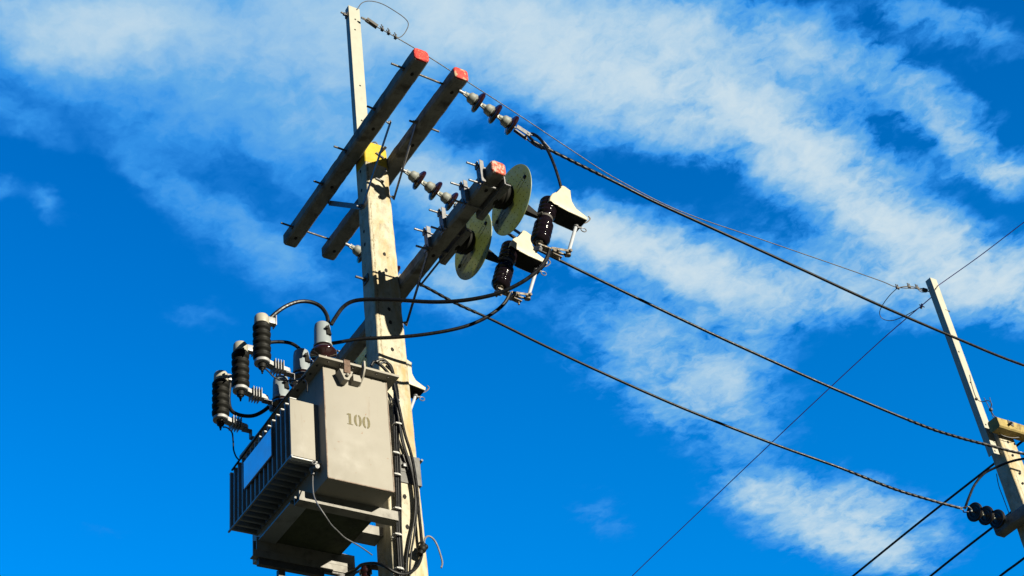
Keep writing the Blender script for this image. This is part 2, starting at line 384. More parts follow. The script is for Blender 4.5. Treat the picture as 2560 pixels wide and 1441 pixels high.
# ------------------------------------------------------------------ main pole
def hxy(z): return .090+.0070*(11-z), .110+.0082*(11-z)
def pole_ring(z, ch=.022, k=1., cx=.004, cy=.008):
    hx, hy = hxy(z); hx *= k; hy *= k
    return [(cx+x, cy+y, z) for x, y in ((-hx+ch, -hy), (hx-.006, -hy), (hx, -hy+.006), (hx, hy-ch), (hx-ch, hy), (-hx+ch, hy), (-hx, hy-ch), (-hx, -hy+ch))]
pole = thing('utility_pole', 'main square concrete pole with yellow painted head, carrying the transformer', 'utility pole', (0, 0, 0))
mb = MB(); mb.sm = False
zs = [0]+[3+i*.5 for i in range(6)]+[6+i*.08 for i in range(61)]
mb.loft([pole_ring(z_) for z_ in zs if z_ < 10.84]+[pole_ring(10.84)]).roughen(.0035, 9)
shaft = mb
mb = MB(); mb.sm = False
mb.loft([pole_ring(10.84, k=1.012), pole_ring(11.06, k=1.012), [(x*.9, y*.9, 11.10) for x, y, _ in pole_ring(11.06)]]).roughen(.004, 14)
make('painted_head', mb, yellow, pole, sharp=30)
mb = MB()
rr = random.Random(3)
for z_ in (10.46, 9.835, 9.663, 9.262, 9.131, 8.864, 8.40, 8.13, 7.54, 7.29, 7.058):   # bolt holes through the sunny face
    hx, hy = hxy(z_); y_ = .006+rr.uniform(-.006, .006); x_ = .004+hx
    n = 11; mb.loft([[(x_+q*.003+.001, y_+math.cos(6.283*k/n)*.0135*(1+rr.uniform(-.15, .15)), z_+math.sin(6.283*k/n)*.019*(1+rr.uniform(-.15, .15))) for k in range(n)] for q in (0, .6)])
for z_ in (10.80, 10.58, 10.12, 9.98, 9.4, 9.02):
    hx, hy = hxy(z_); n = 9
    mb.loft([[(.0+math.cos(6.283*k/n)*.012, .008-hy-.001-q*.003, z_+math.sin(6.283*k/n)*.017) for k in range(n)] for q in (0, .6)])
make('shaft', shaft, conc, pole, sharp=30, extra=[(mb, hole_m)])
# small hooks and nails on the head
make('hook', MB().cyl((.09, .03, 10.70), (.17, .045, 10.72), .008).obox((.098, -.02, 10.665), (.106, .05, 10.645), .02, .012).cyl((.165, .045, 10.71), (.165, .045, 10.745), .008), zinc, pole)
make('hook', MB().cyl((.09, .04, 10.99), (.16, .07, 11.02), .012).obox((.098, .0, 10.975), (.104, .07, 10.935), .016, .014), dark_steel, pole)
mb = MB(); mb.tube([(.03, .02, 11.10), (.04, .0, 11.14), (.06, .03, 11.15), (.05, .06, 11.13)], .006, 6, 4)
make('hook', mb, zinc, pole)

# ------------------------------------------------------------------ crossarms
def arm_mesh(x0, x1, y0, y1, z0, z1, seed=0, capend=None):
    ch = .016; sec = [(y0+ch, z0), (y1-ch, z0), (y1, z0+ch), (y1, z1-ch), (y1-ch, z1), (y0+ch, z1), (y0, z1-ch), (y0, z0+ch)]
    mb = MB(); mb.sm = False; n = int(abs(x1-x0)/.045); cy, cz = (y0+y1)/2, (z0+z1)/2
    def rg(x, k=1.): return [(x, cy+(y-cy)*k, cz+(z_-cz)*k) for y, z_ in sec]
    rings = [rg(x0, .86), rg(x0+.012)]+[rg(x0+(x1-x0)*i/n) for i in range(1, n)]+[rg(x1)]
    mb.loft(rings); mb.roughen(.0035, 11+seed); return mb
def arm_cap(x1, y0, y1, z0, z1, seed):
    ch = .026; sec = [(y0+ch, z0), (y1-ch, z0), (y1-.008, z0+.008), (y1, z0+ch), (y1, z1-ch), (y1-.008, z1-.008), (y1-ch, z1), (y0+ch, z1), (y0+.008, z1-.008), (y0, z1-ch), (y0, z0+ch), (y0+.008, z0+.008)]
    cy, cz = (y0+y1)/2, (z0+z1)/2; mb = MB(); mb.sm = False; rr = random.Random(seed)
    def rg(x, k, j=0): return [(x+rr.uniform(-j, j), cy+(y-cy)*k*(1+rr.uniform(-.03, .03)), cz+(z_-cz)*k*(1+rr.uniform(-.03, .03))) for y, z_ in sec]
    mb.loft([rg(x1-.004, 1.01), rg(x1+.010, .985, .002), rg(x1+.016, .90, .002), rg(x1+.018, .5, .002)])
    return mb
A0 = (-1.23, 1.225, -.247, -.113, 10.915, 11.035)
B0 = (-1.20, 1.225, .116, .248, 10.865, 10.985)
Ctop, Cbot = 9.665, 9.545
C0 = (-1.42, 1.53, .128, .252, Cbot, Ctop)
def crossarm(D, label, capm, caplabel, seed):
    x0, x1, y0, y1, z0, z1 = D
    t = thing('crossarm', label, 'crossarm', ((x0+x1)/2, (y0+y1)/2, z0), 'concrete crossarms on the main pole')
    make('painted_end', arm_cap(x1, y0, y1, z0, z1, seed), capm, t, label=caplabel)
    mb = MB(); cy = (y0+y1)/2; n = 10
    for fx in (-.47, -.16, .17, .46):
        xx = (x0+x1)/2+fx*(x1-x0)*.95
        mb.loft([[(xx+math.cos(6.283*k/n)*.018, cy+math.sin(6.283*k/n)*.014, z0-.003-q*.002) for k in range(n)] for q in (0, 1)])
    make('beam', arm_mesh(x0, x1, y0, y1, z0, z1, seed), conc_arm, t, sharp=30, extra=[(mb, hole_m)]); return t
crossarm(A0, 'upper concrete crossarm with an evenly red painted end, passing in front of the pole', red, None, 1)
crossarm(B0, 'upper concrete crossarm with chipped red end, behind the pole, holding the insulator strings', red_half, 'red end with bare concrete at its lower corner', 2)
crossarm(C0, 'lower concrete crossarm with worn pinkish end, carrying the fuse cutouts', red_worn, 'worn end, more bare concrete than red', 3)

GB = 'threaded bolts through the upper crossarms'
def rod(x, y0, y1, z_, label, r=.009, slope=0., nut=True, group=GB):
    t = thing('through_bolt', label, 'bolt', (x, y0, z_), group)
    p0 = Vector((x, y0, z_)); p1 = Vector((x, y1, z_+slope)); make('rod', MB().cyl(p0, p1, r, seg=10), dark_steel, t)
    for yy in (A0[2]-.006, B0[3]+.006):
        if min(y0, y1) < yy-.01 and max(y0, y1) > yy+.01:
            mb = MB(); mb.lathe((x, yy-.008, z_+slope*.5), (0, 1, 0), [(0, .017), (.014, .017)], 6).obox((x-.03, yy+(.007 if yy < 0 else -.007), z_), (x+.03, yy+(.007 if yy < 0 else -.007), z_), .003, .055)
            make('nut', mb, dark_steel, t)
    return t
rod(1.06, -.36, .26, 10.965, 'long threaded bolt joining the upper crossarms nearest their red ends', slope=-.03)
rod(.56, -.32, -.15, 10.965, 'short threaded bolt sticking out of the front crossarm above the long iron upright', slope=-.01)
rod(.03, -.36, .33, 10.965, 'threaded bolt through both upper crossarms just left of the yellow pole head', slope=-.03)
rod(-.42, -.33, -.15, 10.965, 'short bolt on the front crossarm, below the one beside the pole head', slope=-.01)
rod(-1.02, -.36, .26, 10.965, 'long threaded bolt joining the upper crossarms at their lower far ends', slope=-.03)
rod(.60, .05, .33, 10.92, 'bolt tip sticking out of the rear upper crossarm halfway to its red end', slope=-.01)
# bolt with square washer on the shaded pole face
t = thing('through_bolt', 'bolt with square washer on the shaded side of the pole between the crossarms', 'bolt', (.0, -.12, 9.61), 'bolts on the main pole')
make('rod', MB().cyl((-.01, -.10, 9.61), (-.01, -.21, 9.615), .010, seg=10), dark_steel, t)
make('washer', MB().box((-.045, -.123, 9.575), (.03, -.116, 9.65)).lathe((-.01, -.125, 9.61), (0, -1, 0), [(0, .018), (.018, .018)], 6), dark_steel, t)

# flat steel braces
def brace(a, b, w, label, m=dark_steel, n=(0, 1, 0), th=.007):
    a = Vector(a); b = Vector(b); t = thing('brace', label, 'brace', a, 'flat steel crossarm braces')
    make('strap', MB().obox(a, b, w, th, n), m, t)
    d = (b-a).normalized(); nn = Vector(n)
    for p, q in ((a+d*.02, -1), (b-d*.02, -1)):
        mb = MB(); mb.lathe(p+nn*th*.5*q, nn*q, [(0, .014), (.016, .014)], 6).cyl(p+nn*.0*q, p+nn*.035*q, .007, seg=8)
        make('bolt', mb, zinc, t)
    return t
brace((0.805, -0.255, 10.592), (0.008, -0.118, 10.373), .032, 'flat brace from the front crossarm down to the pole in front of its yellow head', zinc)
brace((-0.550, -0.118, 10.898), (-0.005, -0.118, 10.393), .045, 'short brace level with the insulators, from the front crossarm to the shaded pole face', zinc)
brace((0.624, 0.112, 10.934), (0.101, 0.135, 10.481), .030, 'thin brace from the rear upper crossarm down to the sunny edge of the pole', zinc)
brace((0.610, 0.118, 9.561), (0.117, 0.138, 9.131), .032, 'long brace from the lower crossarm down to the pole beside the cables', dark_steel)
brace((0.622, 0.262, 9.536), (0.180, 0.262, 9.530), .020, 'thin brace under the lower crossarm, lit along its edge', zinc)

# ------------------------------------------------------------------ iron upright on the main pole
t = thing('angle_iron_upright', 'tall galvanised angle iron rising above the pole head to the top of the photo', 'upright', (-.1, 0, 10.4))
mb = MB().box((-.106, -.052, 10.35), (-.098, .064, 13.07)).box((-.165, -.052, 10.35), (-.1062, -.045, 13.07))
iron = mb; mb = MB()
for z_, y_ in ((12.75, 0), (11.55, .0), (12.0, .01), (12.9, .01)): mb.lathe((-.0975, y_, z_), (1, 0, 0), [(0, .009), (.0012, .009)], 10)
make('angle', iron, iron_m, t, sharp=None, extra=[(mb, hole_m)])
mb = MB().cyl((-.13, -.02, 12.95), (-.13, -.12, 12.97), .009, seg=8).lathe((-.13, -.075, 12.96), (0, -1, 0), [(0, .018), (.018, .018)], 6).obox((-.14, -.056, 12.94), (-.14, -.056, 12.99), .05, .01, (0, 1, 0))
make('bolt', mb, dark_steel, t)
make('bolt', MB().cyl((-.10, .05, 11.52), (-.04, .05, 11.50), .008, seg=8), dark_steel, t)
# earth wire between both uprights
E = [(-0.050, 0.055, 12.884), (-0.050, 0.596, 12.740), (-0.050, 1.163, 12.529), (-0.050, 1.717, 12.314), (-0.050, 2.235, 12.099), (-0.050, 2.763, 11.898), (-0.050, 3.508, 11.752), (-0.050, 4.525, 11.749), (-0.050, 5.496, 11.752), (-0.050, 6.173, 11.749), (-0.050, 6.430, 11.741), (-0.020, 6.819, 11.830)]
wire('earth_wire', E, .0048, dark_steel, 'thin bare wire strung from the first iron upright to the second one', 'wire', sub=8)
t = thing('dead_end_clamp', 'turnbuckle like clamp and three wire clips below the first upright tip', 'clamp', E[0])
make('shackle', MB().tube([(-0.050, 0.048, 12.897), (-0.050, 0.102, 12.890)], .010, 8, 1).obox((-0.050, 0.102, 12.896), (-0.050, 0.212, 12.844), .035, .035).ring((-0.050, 0.110, 12.883), (1, 0, .3), .022, .007), dark_steel, t)
for p in ((-0.050, 0.263, 12.847), (-0.050, 0.329, 12.829), (-0.050, 0.400, 12.802)):
    p = Vector(p); make('wire_clip', MB().ring(p, (.1, 1, -.3), .020, .007, 14).obox(p+Vector((0, -.01, -.012)), p+Vector((0, .015, -.018)), .03, .018).cyl(p+Vector((.012, 0, 0)), p+Vector((.012, -.01, .04)), .005).cyl(p-Vector((.012, 0, 0)), p+Vector((-.012, -.01, .04)), .005), dark_steel, t)
wire('jumper_loop', [(-0.090, 0.034, 13.046), (-0.080, 0.086, 13.154), (-0.070, 0.170, 13.215), (-0.060, 0.294, 13.228), (-0.050, 0.435, 13.174), (-0.050, 0.535, 13.121), (-0.050, 0.560, 13.052), (-0.050, 0.520, 12.930), (-0.050, 0.466, 12.835), (-0.050, 0.416, 12.793)], .0042, dark_steel, 'thin wire looping from the first upright tip back to its wire clips', 'wire', sub=6)

# ------------------------------------------------------------------ insulator strings
GS = 'three disc insulator strings on the rear upper crossarm'
def string_at(x, label, group=GS):
    """built hanging out along +Y and drooping from the crossarm face"""
    t = thing('insulator_string', label, 'insulator', (x, .25, 10.855), group)
    o = Vector((x, .25, 10.855)); d = Vector((0, .915, -.40)).normalized()
    make('eye_bolt', MB().cyl(o-Vector((0, .03, 0)), o+d*.03, .014, seg=10).ring(o+d*.035, (1, 0, 0), .018, .007), zinc, t)
    for i in range(3):
        p = o+d*(.03+i*.165)
        k = make('porcelain_disc', MB().lathe(p, d, [(.092, .040), (.098, .050), (.106, .072), (.116, .088), (.128, .094), (.140, .091), (.146, .084), (.140, .078), (.130, .066), (.134, .056), (.126, .046), (.132, .034), (.126, .018)], 36), brown_glaze, t)
        make('metal_cap', MB().lathe(p, d, [(0, .013), (.004, .020), (.028, .024), (.040, .040), (.052, .046), (.074, .047), (.088, .052), (.096, .046)], 24).obox(p-d*.012, p+d*.03, .05, .012, (1, 0, 0)).cyl(p+d*.12, p+d*.17, .009, seg=10), cap_m, k)
    e = o+d*.525
    mb = MB()
    for s_ in (-1, 1): mb.obox(e+Vector((s_*.022, 0, 0)), e+d*.13+Vector((s_*.026, 0, 0)), .006, .045)
    mb.cyl(e+d*.11-Vector((.034, 0, 0)), e+d*.11+Vector((.034, 0, 0)), .009, seg=10)
    make('clevis', mb, zinc, t); return t, e+d*.10
s1, e1 = string_at(1.12, 'three disc insulator string nearest the red crossarm ends, joined to the twisted cable')
s2 = dup(s1, (-1.0, 0, 0), 'three disc insulator string between the pole and the lower crossarm clamps')
s3 = dup(s1, (-2.05, 0, 0), 'insulator string half hidden behind the pole, only its first disc showing')

# ------------------------------------------------------------------ line conductors
W1 = [(1.120, 0.872, 10.560), (1.124, 1.066, 10.517), (1.131, 1.329, 10.458), (1.139, 1.673, 10.386), (1.148, 2.061, 10.300), (1.163, 2.705, 10.193), (1.183, 3.540, 10.051), (1.203, 4.411, 9.903), (1.225, 5.333, 9.779), (1.243, 6.113, 9.702), (1.274, 7.404, 9.688)]
W2 = [(0.148, 1.108, 10.509), (0.175, 1.320, 10.394), (0.220, 1.682, 10.257), (0.293, 2.269, 10.045), (0.381, 2.978, 9.797), (0.464, 3.646, 9.583), (0.549, 4.329, 9.375), (0.649, 5.134, 9.160), (0.696, 5.516, 9.096), (0.746, 5.914, 9.060), (0.791, 6.278, 9.038), (0.864, 6.865, 9.070)]
W3 = [(-0.931, 0.801, 10.659), (-0.899, 0.991, 10.590), (-0.851, 1.274, 10.450), (-0.795, 1.605, 10.324), (-0.714, 2.084, 10.117), (-0.626, 2.605, 9.908), (-0.498, 3.361, 9.634), (-0.350, 4.236, 9.369), (-0.231, 4.936, 9.187), (-0.142, 5.459, 9.030), (-0.071, 5.878, 8.947), (-0.017, 6.201, 8.898)]
GW = 'covered line conductors between the two poles'
def conductor(W, label, grips):
    t = thing('line_conductor', label, 'power line', W[0], GW)
    make('covered_cable', MB().tube(W, .0125, 12, 10), cable_m, t)
    for a, b in grips:
        mb = MB()
        for ph in (0, 1.57, 3.14, 4.71): mb.helix(W, .0116, .0036, .27, ph, a, b)
        make('spiral_grip', mb, cable_m, t)
    return t
conductor(W1, 'topmost black covered cable, spiral wrapped below the first insulator string', [(0, .27)])
conductor(W2, 'middle black covered cable passing behind the fuse cutouts', [(0, .13), (.62, .97)])
conductor(W3, 'lowest black covered cable, ending at the three dark insulators on the far pole', [(0, .24), (.74, 1)])
def bail(a, e, b, name, label, ctr):
    """wire thimble from the clevis pin to the start of the grip"""
    t = thing(name, label, 'clamp', a, 'wire bails at the cable ends')
    a = Vector(a); e = Vector(e)
    for s_ in (-1, 1): make('bail_strand', MB().tube([a+Vector((s_*.022, 0, 0)), a.lerp(e, .5)+Vector((s_*.034, 0, s_*.012)), e], .0065, 8, 5), zinc, t)
bail((e1.x, e1.y, e1.z), W1[1], 0, 'wire_bail', 'bright wire bail between the front insulator string and the twisted cable', 0)
bail((e1.x-1.0, e1.y, e1.z), W2[0], 0, 'wire_bail', 'bright wire bail behind the lower crossarm, on the middle cable', 0)
bail((e1.x-2.05, e1.y, e1.z), W3[0], 0, 'wire_bail', 'wire bail hidden behind the pole on the lowest cable', 0)

# ------------------------------------------------------------------ fuse cutouts
def cutout(label):
    X0 = 1.30; t = thing('fuse_cutout', label, 'fuse cutout', (X0, .25, 9.60), 'fuse cutouts on the lower crossarm')
    # mounting clamp around the arm
    mb = MB()
    for xx in (X0-.13, X0+.11):
        mb.box((xx-.045, .110, Cbot-.035), (xx+.045, .120, Ctop+.06)).box((xx-.045, .26, Cbot-.045), (xx-.038, .285, Ctop+.04))
        mb.box((xx+.040, .085, Cbot-.035), (xx+.046, .1098, Ctop+.06))
    mb.box((X0-.22, .256, Cbot-.04), (X0+.20, .266, Ctop+.03)).box((X0-.22, .2662, Cbot-.045), (X0+.20, .31, Cbot-.037))
    make('mounting_clamp', mb, zinc, t)
    for xx, zz in ((X0-.13, Ctop+.035), (X0+.11, Ctop+.035), (X0-.13, Cbot-.022), (X0+.11, Cbot-.022)):
        mb = MB(); mb.cyl((xx, .0, zz), (xx, .30, zz), .0085, seg=10)
        mb.lathe((xx, .098, zz), (0, -1, 0), [(0, .020), (.018, .020)], 6).lathe((xx, .272, zz), (0, 1, 0), [(0, .020), (.018, .020)], 6)
        mb.obox((xx, .086, zz-.03), (xx, .086, zz+.03), .04, .01, (0, 1, 0))
        make('clamp_bolt', mb, zinc, t)
    o = Vector((X0, .25, 9.595))
    make('rubber_boot', MB().lathe(o+Vector((0, .02, 0)), (0, 1, 0), [(0, .09), (.02, .102), (.035, .098), (.045, .106), (.065, .108), (.075, .100), (.085, .108), (.105, .106), (.115, .098), (.135, .10), (.16, .07)], 32), rubber, t)
    # round resin guard
    mb = MB(); c = Vector((X0, .446, 9.583)); mb.lathe(c-Vector((0, .003, 0)), (0, 1, 0), [(0, .283), (.006, .283)], 72)
    dm = mb; mb = MB(); s60 = Vector((.86, 0, .1)).normalized()
    for sx in (-1, 1): mb.obox(c+Vector((sx*.004+.09, -.0045, sx*.024+.02)), c+Vector((sx*.004+.225, -.0045, sx*.024+.06)), .0025, .003, (0, 1, 0)).obox(c+Vector((sx*.004-.225, -.0045, sx*.024-.06)), c+Vector((sx*.004-.09, -.0045, sx*.024-.02)), .0025, .003, (0, 1, 0))
    sm_ = mb; mb = MB()
    for i in range(-5, 6):
        for j in range(-5, 6):
            x_, z_ = i*.052+(.02 if j % 2 else 0), j*.05
            if .11 < math.hypot(x_, z_) < .255: mb.lathe(c+Vector((x_, -.0032, z_)), (0, -1, 0), [(0, .0042), (.0015, .0042)], 7)
    for x_, z_ in ((.215, .05), (-.215, -.05)): mb.lathe(c+Vector((x_, -.004, z_)), (0, -1, 0), [(0, .017), (.008, .015)], 14)
    make('guard_disc', dm, disc_m, t, sharp=30, extra=[(sm_, fin_m), (mb, hole_m)])
    # tapered rubber arm
    q0 = c+Vector((0, .004, 0)); q1 = Vector((X0, .672, 9.500))
    make('support_arm', MB().loft([[q0+Vector((x_, .0, z_)) for x_, z_ in ((-.03, -.075), (.03, -.075), (.03, .07), (-.03, .07))], [q1+Vector((x_, 0, z_)) for x_, z_ in ((-.014, -.018), (.014, -.018), (.014, .016), (-.014, .016))]]), rubber, t)
    # porcelain body
    m0 = Vector((X0, .735, 9.488)); a = Vector((0, .315, .949)).normalized(); pr = []
    def put(t_, r_): pr.append((t_, r_))
    put(-.285, .040); put(-.280, .056)
    for k in range(4):
        b = -.262+k*.054; put(b, .062+.004*k); put(b+.012, .074); put(b+.026, .0755); put(b+.038, .071); put(b+.044, .062)
    put(-.035, .058); put(.035, .056)
    for k in range(4):
        b = .040+k*.047; put(b, .060); put(b+.009, .0715); put(b+.021, .0735); put(b+.032, .070); put(b+.039, .060)
    put(.232, .050)
    ins = make('porcelain_body', MB().lathe(m0, a, pr, 36, caps=True), black_glaze, t, sharp=None)
    make('steel_band', MB().lathe(m0-a*.012, a, [(0, .0600), (.024, .0595)], 28).cyl(q1-Vector((0, .03, 0)), m0-Vector((0, .058, 0)), .012, seg=10).cyl(q1+Vector((0, -.02, .0)), q1+Vector((.05, .01, 0)), .010, seg=8), dark_steel, ins)
    # hood, cut from a 14 cm thick moulding
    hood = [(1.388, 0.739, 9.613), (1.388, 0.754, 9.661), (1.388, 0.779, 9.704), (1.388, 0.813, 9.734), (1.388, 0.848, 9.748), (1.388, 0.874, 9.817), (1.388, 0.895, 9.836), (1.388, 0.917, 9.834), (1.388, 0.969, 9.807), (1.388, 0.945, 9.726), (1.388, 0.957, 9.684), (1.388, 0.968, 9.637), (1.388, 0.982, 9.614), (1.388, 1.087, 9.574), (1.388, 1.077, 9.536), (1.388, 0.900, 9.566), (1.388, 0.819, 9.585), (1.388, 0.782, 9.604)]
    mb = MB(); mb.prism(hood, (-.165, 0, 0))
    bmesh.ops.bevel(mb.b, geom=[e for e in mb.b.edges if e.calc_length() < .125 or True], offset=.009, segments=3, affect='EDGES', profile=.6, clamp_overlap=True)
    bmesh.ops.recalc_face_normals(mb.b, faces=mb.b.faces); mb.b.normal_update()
    for f in mb.b.faces: f.material_index = 1 if f.normal.z < -.5 and abs(f.normal.x) < .3 else 0      # shade of the open underside painted in as dark faces
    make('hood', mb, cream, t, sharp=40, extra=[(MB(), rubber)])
    # contacts below the hood
    hk = Vector((1.300, 1.030, 9.554))
    mb = MB().obox(Vector((1.300, 0.991, 9.590)), hk, .07, .012).obox(hk+Vector((.035, 0, 0)), hk+Vector((.035, .07, .03)), .006, .02).cyl(hk+Vector((-.04, .06, .03)), hk+Vector((.04, .06, .03)), .008)
    mb.tube([hk+Vector((.04, .0, .01)), hk+Vector((.045, .05, -.01)), hk+Vector((.045, .11, .05)), hk+Vector((.045, .10, .08))], .005, 8, 4)
    make('upper_contact', mb, bronze, t)
    ft, fb_ = Vector((1.300, 1.025, 9.527)), Vector((1.300, 0.904, 9.210))
    make('fuse_tube', MB().cyl(ft, fb_, .0145, .0135, seg=18), fuse_m, t)
    mb = MB().lathe(ft+(ft-fb_).normalized()*-.015, ft-fb_, [(0, .022), (.04, .022), (.045, .014)], 16).ring(ft+Vector((.02, .052, -.035)), (1, -.2, .1), .022, .0042, 18).obox(ft+Vector((.01, 0, -.02)), ft+Vector((.02, .035, -.02)), .01, .012)
    make('pull_ring', mb, zinc, t)
    bt = m0-a*.29
    mb = MB().lathe(bt+a*.012, -a, [(0, .035), (.012, .030), (.02, .014), (.07, .013)], 14).obox(bt-a*.03-Vector((.0, .02, 0)), bt-a*.035+Vector((0, .10, -.004)), .05, .012)
    h1 = bt+Vector((0, .10, -.04)); mb.obox(h1+Vector((.024, -.01, .01)), fb_+Vector((.024, -.01, .0)), .004, .020).obox(h1+Vector((-.024, -.01, .01)), fb_+Vector((-.024, -.01, .0)), .004, .020).cyl(h1+Vector((-.03, .05, .012)), h1+Vector((.03, .05, .012)), .012, seg=10).obox(h1+Vector((-.0, .02, .03)), h1+Vector((0, .09, .005)), .018, .02)
    mb.cyl(fb_+Vector((-.04, 0, 0)), fb_+Vector((.04, 0, 0)), .013, seg=12).cyl(h1+Vector((-.035, .01, -.01)), h1+Vector((.035, .01, -.01)), .016, seg=12).lathe(fb_+Vector((0, 0, .02)), (0, -.1, -1), [(0, .020), (.05, .020), (.055, .012)], 14)
    mb.obox(h1+Vector((0, .0, -.03)), h1+Vector((0, .08, -.045)), .04, .008).cyl(h1+Vector((0, .06, -.03)), h1+Vector((0, .06, -.075)), .008)
    make('lower_hinge', mb, bronze, t)
    make('wire_terminal', MB().obox(bt-a*.055-Vector((.02, .02, .0)), bt-a*.055+Vector((.03, .0, -.03)), .03, .03).cyl(bt-a*.05+Vector((-.03, 0, 0)), bt-a*.05+Vector((.04, 0, 0)), .008).cyl(bt-a*.075+Vector((-.03, 0, 0)), bt-a*.075+Vector((.04, 0, 0)), .008), zinc, t)
    return t
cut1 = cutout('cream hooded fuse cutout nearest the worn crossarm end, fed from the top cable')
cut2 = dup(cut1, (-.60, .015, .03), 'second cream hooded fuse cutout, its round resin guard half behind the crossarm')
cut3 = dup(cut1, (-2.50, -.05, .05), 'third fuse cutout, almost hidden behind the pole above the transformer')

# drop leads around the cutouts
GL = 'thick black leads at the transformer'
wire('tap_lead', [(1.144, 0.950, 10.478), (1.097, 0.900, 10.601), (1.091, 0.880, 10.654), (1.155, 0.880, 10.605), (1.210, 0.900, 10.499), (1.239, 0.930, 10.357), (1.247, 0.960, 10.210), (1.236, 0.990, 10.086), (1.212, 1.020, 10.009)], .0125, cable_m, 'black lead curving from the end of the top cable down into the front cutout hood', 'cable', 'tap leads to the cutouts')
wire('tap_lead', [(0.424, 0.948, 10.224), (0.477, 0.957, 10.179), (0.553, 0.971, 10.095), (0.624, 0.983, 9.993), (0.661, 0.990, 9.925)], .0125, cable_m, 'black lead from behind the resin guards into the second cutout hood', 'cable', 'tap leads to the cutouts')
wire('drop_lead', [(0.303, -0.614, 8.773), (0.323, -0.588, 8.830), (0.363, -0.538, 8.919), (0.415, -0.473, 8.959), (0.499, -0.368, 8.945), (0.628, -0.205, 8.893), (0.755, -0.045, 8.834), (0.865, 0.093, 8.800), (0.976, 0.232, 8.789), (1.088, 0.374, 8.807), (1.195, 0.507, 8.870), (1.276, 0.609, 8.957), (1.322, 0.668, 9.050), (1.344, 0.695, 9.133)], .0155, cable_m, 'upper thick lead crossing the pole, from the first bushing up to the front cutout', 'cable', GL)
wire('drop_lead', [(0.004, -0.584, 8.810), (0.066, -0.472, 8.814), (0.162, -0.302, 8.835), (0.308, -0.040, 8.829), (0.427, 0.172, 8.843), (0.532, 0.360, 8.878), (0.609, 0.498, 8.935), (0.673, 0.612, 9.018), (0.712, 0.682, 9.098), (0.737, 0.726, 9.190)], .0145, cable_m, 'lower thick lead crossing the pole, from the second bushing to the second cutout', 'cable', GL)

# ------------------------------------------------------------------ transformer
tr = thing('transformer', 'boxy beige distribution transformer with finned radiator and the number 100 stencilled on it', 'transformer', (0, -.58, 7.2))
TX0, TX1, TY0, TY1, TZ0, TZ1 = -.65, .55, -.826, -.328, 7.243, 8.168
tank = make('tank', MB().box((TX0, TY0, TZ0), (TX1, TY1, TZ1), .005), tank_m, tr)
mb = MB().box((TX0-.075, TY0-.066, 8.170), (TX1+.075, TY1+.066, 8.190), .003)
lidm = mb; mb = MB()
for k in range(6): mb.lathe((TX1+.045, TY0+.02+k*.093, 8.170), (0, 0, -1), [(0, .009), (.008, .009)], 6)
for k in range(12): mb.lathe((TX1-.02-k*.105, TY0-.035, 8.170), (0, 0, -1), [(0, .009), (.008, .009)], 6)
make('lid', lidm, tank_m, tr, extra=[(mb, dark_steel)])
mb = MB()
for y_ in (TY0, TY1):
    mb.tube([(TX1-.002, y_+(.003 if y_ < -.5 else -.003), TZ0+.003), (TX1-.002, y_+(.003 if y_ < -.5 else -.003), TZ1-.003)], .0055, 8, 1)
mb.tube([(TX1-.003, TY0+.004, TZ0+.003), (TX1-.003, TY1-.004, TZ0+.003)], .005, 8, 1)
make('weld_seam', mb, seam_m, tr)
# rusty lid strap, lifting lug
make('lid_strap', MB().box((.598, -.703, 8.192), (.634, -.655, 8.197)).box((.6265, -.703, 8.086), (.6325, -.655, 8.1918)), strap_m, tr)
mb = MB().prism([(.5515, -.735, 8.115), (.5515, -.63, 8.115), (.5515, -.665, 8.035), (.5515, -.70, 8.035)], (.070, 0, 0))
mb.ball((.632, -.680, 8.068), .013)
make('strap_lug', mb, tank_m, tr)
mb = MB().prism([(.5512, -.555, 8.150), (.5512, -.555, 8.06), (.62, -.555, 8.10), (.65, -.555, 8.150), (.65, -.555, 8.215), (.625, -.555, 8.215)], (0, .012, 0)).prism([(.5512, -.618, 8.115), (.5512, -.618, 8.05), (.60, -.618, 8.06), (.60, -.618, 8.115)], (0, .060, 0))
make('lifting_lug', mb, tank_m, tr)
# radiator: a row of hollow fins
RX0, RX1, RY0, RY1, RZ0, RZ1 = -.565, .452, -1.038, -.828, 7.425, 7.892
nf = 15; pitch = (RX1-RX0-.02)/(nf-1)
for k in range(nf):
    xc = RX1-.010-k*pitch
    wm = MB().box((xc-.013, RY0-.001, RZ1+.0005), (xc+.013, RY0+.05, RZ1+.010), .003)  # white block stands in for the sunlit top edge of the fin
    make('radiator_fin', MB().box((xc-.0105, RY0, RZ0+.004), (xc+.0105, RY1, RZ1), .004), tank_m if k == 0 else fin_m, tr, extra=[(wm, white_p)])
make('radiator_wall', MB().box((RX0-.005, RY1-.010, RZ0+.006), (RX1+.002, TY0-.0005+.0, RZ1-.004)), fin_m, tr)
make('bottom_bar', MB().box((RX0-.012, RY0-.006, RZ0-.010), (RX1+.012, RY0+.006, RZ0+.002)), fin_m, tr)
make('bottom_weld', MB().box((RX1-.022, RY0-.004, RZ0-.022), (RX1+.016, RY1+.002, RZ0-.0102), .004), white_p, tr)
make('blank_nameplate', MB().box((-.285, -1.051, 7.600), (.172, -1.0445, 7.822)), plate_m, tr)
make('plate_frame', MB().box((-.291, -1.044, 7.592), (.178, -1.0388, 7.830)), dark_steel, tr)
